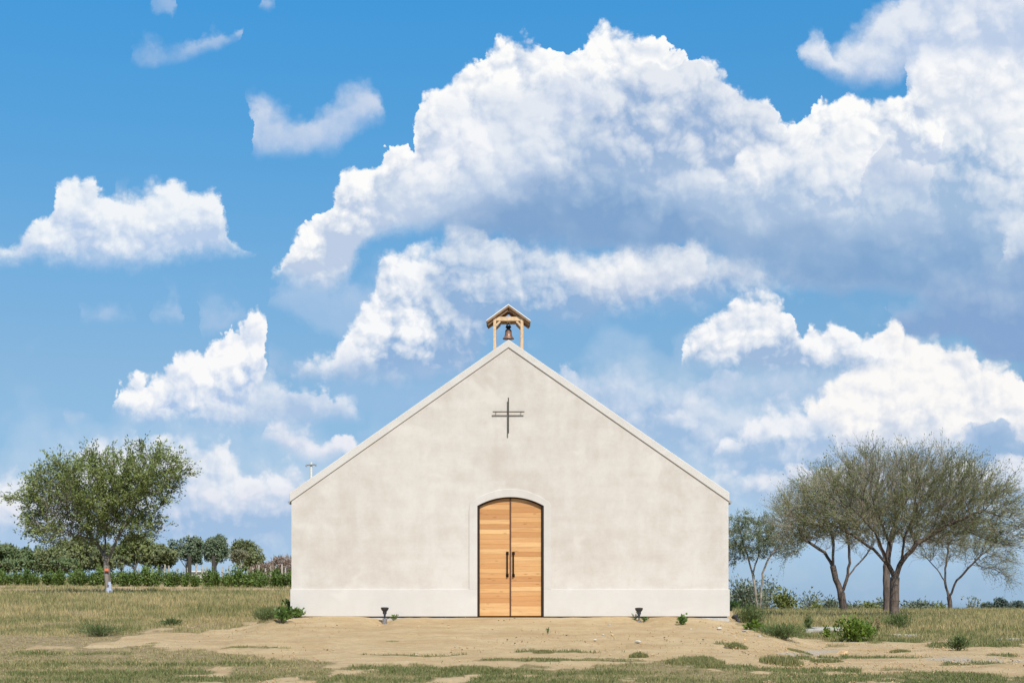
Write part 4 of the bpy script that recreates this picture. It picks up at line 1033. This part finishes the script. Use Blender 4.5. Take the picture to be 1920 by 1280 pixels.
def crown_tree(label, px, top, wid, d, seed, leaf_m, bark_m, trunk=True, low=None, group='trees on the far side of the field', lobes=7, n=2600, bare=0):
    """Far tree: forked trunk and a crown of leaf clumps of uneven size."""
    base = stand(px, d); k = d/F; r = np.random.default_rng(seed)
    H = (EYE+(HOR-top)*k)-base[2]; W = wid*k/2; lowz = (EYE+(HOR-low)*k-base[2]) if low else H*.25
    root = empty('tree', base); tag(root, label, 'tree', group)
    segs0, segs1, r0, r1 = [], [], [], []
    cz = (H+lowz)/2; fork = max(lowz*.8, H*.18)
    C = []
    for i in range(lobes):
        a = r.uniform(0, 2*math.pi); q = r.uniform(.15, .72)
        C.append((math.cos(a)*q*W, math.sin(a)*q*W, lowz+(H-lowz)*r.uniform(.32, .80)*(1.08-.35*q)))
    C.append((0, 0, H-(H-lowz)*.30)); C = np.array(C)
    def seg(a, b, ra, rb): segs0.append(a); segs1.append(b); r0.append(ra); r1.append(rb)
    tr = max(.10, .021*H)
    f = np.array([r.normal()*.1*W, 0, fork]); seg(np.array([0, 0, -.2]), f*np.array([.5, .5, .55]), tr*1.25, tr); seg(f*np.array([.5, .5, .55]), f, tr, tr*.85)
    for c in C:
        m = f*.45+c*.55+r.normal(size=3)*.12*W*.4
        seg(f, m, tr*.55, tr*.32); seg(m, c, tr*.32, tr*.10)
        for _ in range(5+bare):
            e = c+r.normal(size=3)*np.array([W, W, (H-lowz)*.6])*.30
            seg(m*.4+c*.6, e, tr*.12, tr*.035)
    V, Fc = frustums(np.array(segs0), np.array(segs1), np.array(r0), np.array(r1), 6)
    put('trunk', np_mesh('trunk', V, Fc, 4), root, bark_m, smooth=True)
    i = r.integers(0, len(C), n); sz = r.uniform(.30, .50, len(C))
    g = unit(r.normal(size=(n, 3)))*(r.uniform(0, 1, (n, 1))**.40)
    p = C[i]+g*np.stack([sz[i]*W*1.15, sz[i]*W*1.15, sz[i]*(H-lowz)*.72], 1)
    keep = fbm(p[:, 0]*1.1+seed, p[:, 2]*1.1+p[:, 1]*.7, seed, 3) > .40; p = p[keep]; i = i[keep]
    L = .0027*d*(wid/70)**.3
    V, Fc = leaves(p, L*.75, L*.42, r, up=.3, face=1.7)
    tn = np.clip(r.uniform(0, .6, len(p))+r.uniform(0, .4, len(C))[i], 0, 1)
    put('crown', np_mesh('crown', V, Fc, 4, np.repeat(tn, 4)), root, leaf_m)
    return root

def build_far_left():
    dk = leafmat('dark_oak_leaf', (.066, .095, .036), (.185, .23, .095), .2); ol = leafmat('olive_far_leaf', (.092, .108, .040), (.23, .245, .105), .2); yg = leafmat('yellow_green_leaf', (.085, .105, .030), (.225, .245, .09), .2)
    gg = leafmat('grey_oak_leaf', (.080, .105, .055), (.195, .235, .132), .2); gy = leafmat('dry_grey_leaf', (.10, .095, .05), (.24, .22, .12), .15)
    bk = bark('far_bark', (.15, .125, .10)); bp = bark('far_pale_bark', (.34, .30, .25))
    far = [('dark round tree at the far left edge of the field', -18, 1010, 100, dk, bk, 1074), ('grey green tree half out of the picture at the left', 12, 1020, 62, ol, bk, 1078), ('dense dark green tree, second clump from the left edge', 58, 1018, 84, dk, bk, 1082),
           ('olive thorny tree left of the painted trunk, against the dark ones', 102, 1022, 86, ol, bk, 1080), ('tall olive tree just left of the painted trunk', 142, 1006, 92, ol, bk, 1078), ('olive tree seen behind the painted trunk', 190, 1016, 86, ol, bk, 1076),
           ('pale yellow green tree on many thin trunks, right of the painted trunk', 250, 1004, 104, yg, bp, 1066), ('yellow green tree overlapping the many trunked one', 298, 1020, 78, ol, bp, 1070),
           ('rounded dark tree on a bare trunk, before the gap in the far trees', 350, 1006, 66, gg, bp, 1060), ('irregular dark tree beside the rounded dome tree', 404, 1004, 50, gg, bp, 1056), ('domed dark tree, last before the chapel', 459, 1014, 72, ol, bk, 1080)]
    for i, (lab, px, top, w, lm, bm_, low) in enumerate(far):
        crown_tree(lab, px, top, w, 185+(i % 3)*8, 200+i, lm, bm_, low=low, lobes=8+(i*5) % 6, n=7000)
    crown_tree('half bare brownish tree in front of the domed dark tree', 452, 1030, 46, 165, 231, gy, bp, low=1060, n=1000, bare=6)
    for i, (px, top, w, lab) in enumerate([(228, 1040, 40, 'low olive tree under the pale yellow green one'), (120, 1045, 56, 'low dark brush tree left of the painted trunk'), (30, 1048, 60, 'low dark brush tree above the hedge at the left edge')]):
        crown_tree(lab, px, top, w, 170, 260+i, ol if i == 0 else dk, bk, low=1066, n=1400)
    # fence posts beyond the hedge
    pm = flat('weathered_post', (.40, .34, .27), .95, 0, .25, 5); pd = flat('dark_post', (.06, .05, .04), .9)
    r = random.Random(4); n = 0; first = None
    for px in [262, 276, 284, 296, 307, 318, 331, 344, 366, 378, 388, 418, 432, 446, 474, 486, 497, 507, 518, 528, 538]:
        d = 128.0; p = stand(px+r.uniform(-2, 2), d); h = r.uniform(1.05, 1.5)
        if first is None:
            b = MB(); b.tube([p+Vector((0, 0, -.3)), p+Vector((.02, 0, .6)), p+Vector((.0, 0, 1.2))], [.085, .078, .07], 7); first = b.build('fence_post', pm); 
            me = first.data; me.transform(Matrix.Translation(-p)); first.location = p; o = first
        else:
            o = first.copy(); COL.objects.link(o); o.location = p
        o.scale = (1, 1, h/1.2); o.rotation_euler = (0, r.uniform(-.07, .07), r.uniform(0, 3))
        tag(o, 'weathered pale fence post standing beyond the row of shrubs', 'fence post', 'fence posts beyond the shrubs')
    for px, lab in ((355, 'thick dark post under the rounded dark tree'), (400, 'thick dark post between the two dark round trees')):
        p = stand(px, 150.0); b = MB(); b.tube([p+Vector((0, 0, -.3)), p+Vector((.03, 0, 1.3)), p+Vector((.02, 0, 2.5))], [.22, .2, .19], 8); o = b.build('gate_post', pd); o.data.transform(Matrix.Translation(-p)); o.location = p; tag(o, lab, 'post')
    # low pale shed
    d = 172.0; p = stand(373, d); root = empty('shed', p); tag(root, 'low pale shed with flat roof between the far trees', 'shed')
    b = MB(); b.box(p+Vector((0, 0, .33)), (1.9, 1.8, .95)); b.build('wall', flat('pale_shed', (.55, .50, .44), .9), root); b = MB(); b.box(p+Vector((0, 0, .88)), (2.3, 2.3, .14)); b.build('roof', flat('white_sheet', (.66, .65, .62), .6), root)
    # reddish dry brush heaped by the chapel corner
    r = np.random.default_rng(40); N = 2600; d = 140.0
    px = r.uniform(466, 552, N); zt = np.interp(px, [466, 480, 500, 520, 552], [.3, 1.1, 1.2, 1.9, 1.8])*r.uniform(.2, 1.15, N)
    x = (px-960)/F*d; y = d+r.uniform(-1.5, 1.5, N); z = ground_z(x, y)+zt
    V, Fc = leaves(np.stack([x, y, z], 1), .55, .09, r, up=.5)
    o = put('dry_brush', np_mesh('dry_brush', V, Fc, 4, np.repeat(r.uniform(0, 1, N), 4)), None, leafmat('red_brush', (.19, .125, .095), (.36, .27, .20), .1)); tag(o, 'reddish dry brush heaped along the far fence by the chapel', 'brush', kind='stuff')
    # concrete utility pole behind the roof slope
    d = 150.0; x = (583.5-960)/F*d; zb = float(ground_z(x, d)); zt = EYE+(HOR-866)/F*d
    root = empty('utility_pole', (x, d, zb)); tag(root, 'pale utility pole with short crossarm rising behind the left roof slope', 'utility pole')
    b = MB(); b.tube([(x, d, zb-.5), (x, d, (zb+zt)/2), (x, d, zt)], [.20, .165, .125], 12); b.build('pole', flat('pole_concrete', (.62, .60, .55), .9), root)
    b = MB(); b.box((x, d-.16, EYE+(HOR-871.5)/F*d), (1.15, .10, .11), Matrix.Rotation(R(-4), 4, 'Y')); arm = b.build('crossarm', flat('grey_arm', (.16, .17, .18), .6), root)
    for sx in (-1, 1):
        b = MB(); zc = EYE+(HOR-871.5)/F*d+sx*.035; b.lathe([(.05, -.16), (.09, -.10), (.06, -.05), (.09, .0), (.05, .10), (.03, .17)], (x+sx*.5, d-.16, zc), 10); b.build('insulator', flat('grey_insulator', (.30, .32, .34), .4), arm)

def build_hedge():
    lm = leafmat('citrus_leaf', (.055, .095, .020), (.185, .25, .065), .15, .4); sm = bark('shrub_stem', (.17, .13, .09))
    r = random.Random(9)
    protos = []
    i = 0; x = -41.0
    while x < -11.4:
        t = (x+41)/29.0; y = 98-13*min(1, max(0, t))+r.uniform(-.5, .5)
        p = Vector((x, y, float(ground_z(x, y))))
        lab, grp = 'young bushy green shrub in the long planted row across the field', 'young shrubs in the planted row'
        if len(protos) < 4:
            o = bush('shrub', lab, p, .48, .84, 900, 300+len(protos), lm, sm, .15, .08, grp, 'shrub', 13, .6, hollow=.62, stem_r=.02); protos.append(o)
        else:
            src = protos[r.randrange(4)]; o = src.copy(); COL.objects.link(o); o.location = p
            for ch in list(src.children):
                c = ch.copy(); COL.objects.link(c); c.parent = o
        s = r.uniform(.8, 1.15); o.scale = (s*r.uniform(.9, 1.2), s, s*r.uniform(.88, 1.12)); o.rotation_euler = (0, 0, r.uniform(0, 6.28))
        x += r.uniform(.50, .78)*(1.3 if r.random() < .10 else 1)

def build_weeds(gm):
    wl = leafmat('weed_leaf', (.045, .085, .016), (.16, .235, .055), .35, .45); dkw = leafmat('dark_weed_leaf', (.030, .055, .014), (.10, .15, .04), .3); lime = leafmat('bush_leaf', (.060, .105, .012), (.215, .29, .045), .35, .4); gr = leafmat('feathery_weed', (.06, .095, .028), (.17, .21, .07), .3)
    sm = bark('weed_stem', (.13, .12, .06))
    def G(px, py): return on_ground(px, py)
    # at the left corner of the chapel
    bush('weed', 'feathery dark green weed clump, first from the left at the chapel corner', G(500, 1163), .40, .30, 900, 401, gr, sm, .13, .012, cat='weed', stems=26, up=1.6, hollow=.5)
    bush('weed', 'broad leafed bright green weed sprawling at the left chapel corner', G(528, 1164), .26, .32, 130, 402, wl, sm, .13, .10, cat='weed', stems=9, hollow=.6)
    bush('weed', 'dark tall weed in the shade of the left chapel corner', stand(540, 37.5), .12, .50, 120, 403, dkw, sm, .11, .075, cat='weed', stems=6, up=1.2)
    bush('weed', 'pale leafy weed growing against the foot of the wall at the left corner', stand(558, 36.75), .17, .22, 110, 404, wl, sm, .10, .085, cat='weed', stems=7, tint=(.3, 1))
    bush('weed', 'little leafy weed at the rim of the hollow beside the left hand lamp', stand(740, 36.68), .17, .13, 45, 405, wl, sm, .05, .035, cat='weed', stems=6)
    bush('weed', 'small weed at the foot of the right hand lamp on its left', stand(1190, 36.6), .07, .20, 34, 406, wl, sm, .05, .035, cat='weed', stems=5)
    bush('weed', 'small weed at the foot of the right hand lamp on its right', stand(1207, 36.5), .10, .10, 36, 407, wl, sm, .06, .045, cat='weed', stems=5)
    bush('weed', 'creeping green vine on the sand at the right end of the wall', G(1281, 1170), .17, .22, 95, 408, wl, sm, .085, .065, cat='weed', stems=8)
    bush('weed', 'small dry weed with upright stalk between the vine and the right hand lamp', G(1294, 1157), .10, .26, 14, 424, gr, sm, .05, .02, cat='weed', stems=4, up=2)
    # at the right corner
    bush('weed', 'big feathery green weed at the right chapel corner', stand(1410, 39.2), .50, .56, 1700, 409, gr, sm, .14, .014, cat='weed', stems=40, up=1.5, hollow=.55, tint=(0, .8))
    bush('weed', 'bright broad leafed weed below the big feathery one', G(1413, 1180), .24, .17, 90, 410, lime, sm, .11, .085, cat='weed', stems=7)
    bush('weed', 'spiky green grass clump right of the big feathery weed', G(1466, 1197), .62, .29, 1300, 411, gr, sm, .20, .013, cat='weed', stems=40, up=2.2, tint=(.1, .9))
    bush('weed', 'thin tall weed in the dry grass behind the corner', stand(1515, 44.0), .22, .55, 420, 412, gr, sm, .10, .02, cat='weed', stems=14, up=1.8)
    bush('bush', 'rounded bright green leafy bush on the open ground at the right', G(1600, 1203), .50, .62, 900, 413, lime, sm, .105, .062, cat='bush', stems=24, hollow=.55, stem_r=.007)
    bush('bush', 'spreading leafy sprig at the right side of the bright green bush', G(1630, 1200), .26, .50, 240, 414, wl, sm, .09, .045, cat='bush', stems=12)
    bush('weed', 'small leafy weed left of the bright green bush', G(1548, 1196), .15, .33, 130, 415, lime, sm, .08, .055, cat='weed', stems=7)
    bush('weed', 'reddish dry weed stalk right of the bright green bush', G(1646, 1184), .10, .50, 60, 416, leafmat('dry_weed', (.16, .08, .04), (.30, .19, .10), .2), sm, .10, .025, cat='weed', stems=6, up=2)
    bush('weed', 'feathery grey green weed in the dry grass near the large tree', stand(1683, 47.0), .55, .48, 1500, 417, gr, sm, .14, .016, cat='weed', stems=26, up=1.4, tint=(.3, 1))
    bush('weed', 'dark rounded weed tuft alone on the turf at the right', G(1795, 1219), .30, .30, 500, 418, gr, sm, .11, .022, cat='weed', stems=18, up=1.2, tint=(0, .7))
    bush('weed', 'spiky grass weed standing alone in the left foreground', G(188, 1193), .55, .25, 600, 419, gr, sm, .17, .012, cat='weed', stems=34, up=2.0, tint=(0, .7))
    bush('weed', 'low weed mat left of the bare sand, behind the spiky one', G(320, 1172), .40, .14, 420, 420, gr, sm, .10, .02, cat='weed', stems=20, up=1)
    bush('weed', 'tiny green seedling alone on the sand right of the door', G(1027, 1186), .05, .12, 24, 421, wl, sm, .04, .03, cat='weed', stems=4)
    T = [(1302, 1243, .62, .16, 'wide grass tuft with upright stalk beside the gravel streak', 5), (1380, 1212, .26, .12, 'grass tuft on the sandy slope right of the chapel', 6), (1465, 1243, .45, .20, 'tall green grass tuft in the right foreground turf', 7), (1330, 1250, .3, .14, 'dark green tuft at the near edge of the gravel streak', 8),
         (1018, 1222, .22, .08, 'low green tuft on the sand below the seedling', 9), (1198, 1231, .20, .14, 'small pointed tuft standing above the long grass strip', 10), (1500, 1222, .3, .07, 'flat green tuft on the track left of the orange rock', 11), (1640, 1206, .3, .08, 'flat tuft of grass on the track right of the bush', 12), (1688, 1222, .25, .10, 'small tuft on the bare track right of the orange rock', 13),
         (1550, 1240, .35, .10, 'grass tuft on the near side of the track', 14), (290, 1207, .2, .06, 'flat tuft at the left tip of the bare sand', 15), (440, 1214, .3, .05, 'low green tuft on the left part of the sand', 16), (735, 1203, .18, .05, 'tiny dark tuft in the middle of the left sand', 17), (880, 1256, .6, .12, 'green tuft at the near edge of the sand', 18)]
    for px, py, rad, h, lab, sd in T:
        tuft('grass_tuft', lab, G(px, py), rad, h, int(2000*rad+260), 500+sd, gm, tint=(0, .55), w=.013)
    # concrete slabs and a plank in the right hand grass
    slabm = flat('old_concrete', (.40, .37, .32), .92, 0, .14, 5, .01)
    for px, py, d, w, h, rz, lab in ((1553, 1176, 44.5, 1.0, .10, .05, 'pale concrete slab in the grass behind the bright green bush, longer one'), (1527, 1179, 43.6, .55, .12, -.1, 'short pale concrete slab lying against the longer one'), (1697, 1189, 41.6, .84, .10, .03, 'pale concrete slab alone in the turf right of the bush'), (1898, 1197, 38.5, .9, .06, .2, 'thin pale board lying in the turf at the right edge')):
        p = stand(px, d); zz = EYE+(HOR-py)/F*d; b = MB(); b.box((0, 0, 0), (w, .5, h), bev=.015); o = b.build('concrete_slab' if 'slab' in lab else 'board', slabm); o.location = (p.x, d, zz-h/2); o.rotation_euler = (R(3), 0, rz); tag(o, lab, 'concrete slab' if 'slab' in lab else 'board')
    # shrubs beyond the right hand field
    bl = leafmat('blue_grey_brush', (.10, .125, .075), (.25, .275, .18), .3); ol = leafmat('olive_brush', (.10, .12, .03), (.26, .28, .085), .3); bkz = bark('brush_stem', (.20, .17, .13)); dkb = leafmat('far_dark_brush', (.065, .09, .075), (.14, .175, .135), .2)
    def back(px, top, wid, d, n, seed, m, lab, L=None, stems=14):
        p = stand(px, d); top += max(0, 1140-top)*.30; n = int(n*.75); H = EYE+(HOR-top)/F*d-p.z; W = wid/2*d/F
        bush('shrub', lab, p, W, H, n, seed, m, bkz, L or .0024*d, .0012*d, 'shrubs along the far edge of the right hand field', 'shrub', stems, .4, ry=min(W, 3), hollow=.72, stem_r=.022)
    back(1395, 1080, 90, 118, 2600, 601, bl, 'large grey green shrub behind the two stemmed tree by the chapel', stems=26); back(1475, 1098, 46, 116, 1300, 602, ol, 'compact olive green shrub right of the two stemmed tree', stems=18); back(1375, 1126, 26, 112, 300, 603, leafmat('fresh_brush', (.06, .11, .02), (.16, .25, .06), .3), 'low fresh green shrub at the chapel corner')
    back(1440, 1070, 60, 130, 900, 612, bl, 'thin grey shrub between the chapel side trees', stems=20)
    back(1515, 1100, 56, 126, 420, 604, bl, 'wispy half bare shrub left of the many stemmed tree', stems=26); back(1532, 1128, 20, 114, 240, 605, ol, 'small fresh shrub left of the many stemmed tree'); back(1558, 1120, 40, 122, 700, 606, bl, 'grey shrub right behind the many stemmed tree', stems=18); back(1600, 1126, 36, 124, 380, 613, bl, 'low grey shrub right of the many stemmed tree')
    back(1625, 1128, 34, 125, 500, 607, ol, 'low olive shrub left of the umbrella tree trunks'); back(1648, 1122, 40, 128, 500, 608, bl, 'grey twiggy shrub just behind the umbrella tree trunks', stems=20)
    back(1722, 1124, 84, 126, 1100, 609, bl, 'long low grey shrub right of the umbrella tree trunks', stems=34); back(1822, 1116, 42, 150, 160, 610, bl, 'bare twiggy shrub right of the forked tree', stems=30)
    back(1762, 1132, 22, 118, 200, 614, ol, 'tiny olive shrub at the foot of the forked tree')
    for i, (px, top, w, lab) in enumerate([(1852, 1130, 30, 'far low dark tree right of the bare shrub'), (1876, 1121, 40, 'far dark blue green tree, taller of the group at the right'), (1908, 1128, 44, 'far dark tree at the right edge of the picture')]):
        d = 260; p = stand(px, d); k = d/F; H = EYE+(HOR-top)*k-p.z
        crown_tree(lab, px, top, w, d, 640+i, dkb, bkz, low=1146, group='dark trees far beyond the right hand field', n=1500)

build_world(); build_light_camera(); build_ground(); gm = build_grass(); build_stones(); build_chapel(); build_lamps()
build_trees(); build_far_left(); build_hedge(); build_weeds(gm)
scene.view_settings.view_transform = 'Standard'; scene.view_settings.look = 'None'; scene.view_settings.exposure = EXPO; scene.view_settings.gamma = 1.0; scene.view_settings.use_curve_mapping = False
scene.cycles.use_adaptive_sampling = True; scene.cycles.adaptive_threshold = .012; scene.cycles.adaptive_min_samples = 16
scene.cycles.max_bounces = 6; scene.cycles.diffuse_bounces = 3; scene.cycles.transmission_bounces = 3; scene.cycles.transparent_max_bounces = 6
scene.cycles.use_denoising = True; scene.cycles.denoiser = "OPENIMAGEDENOISE"; scene.cycles.denoising_input_passes = "RGB_ALBEDO_NORMAL"; scene.cycles.denoising_prefilter = "ACCURATE"
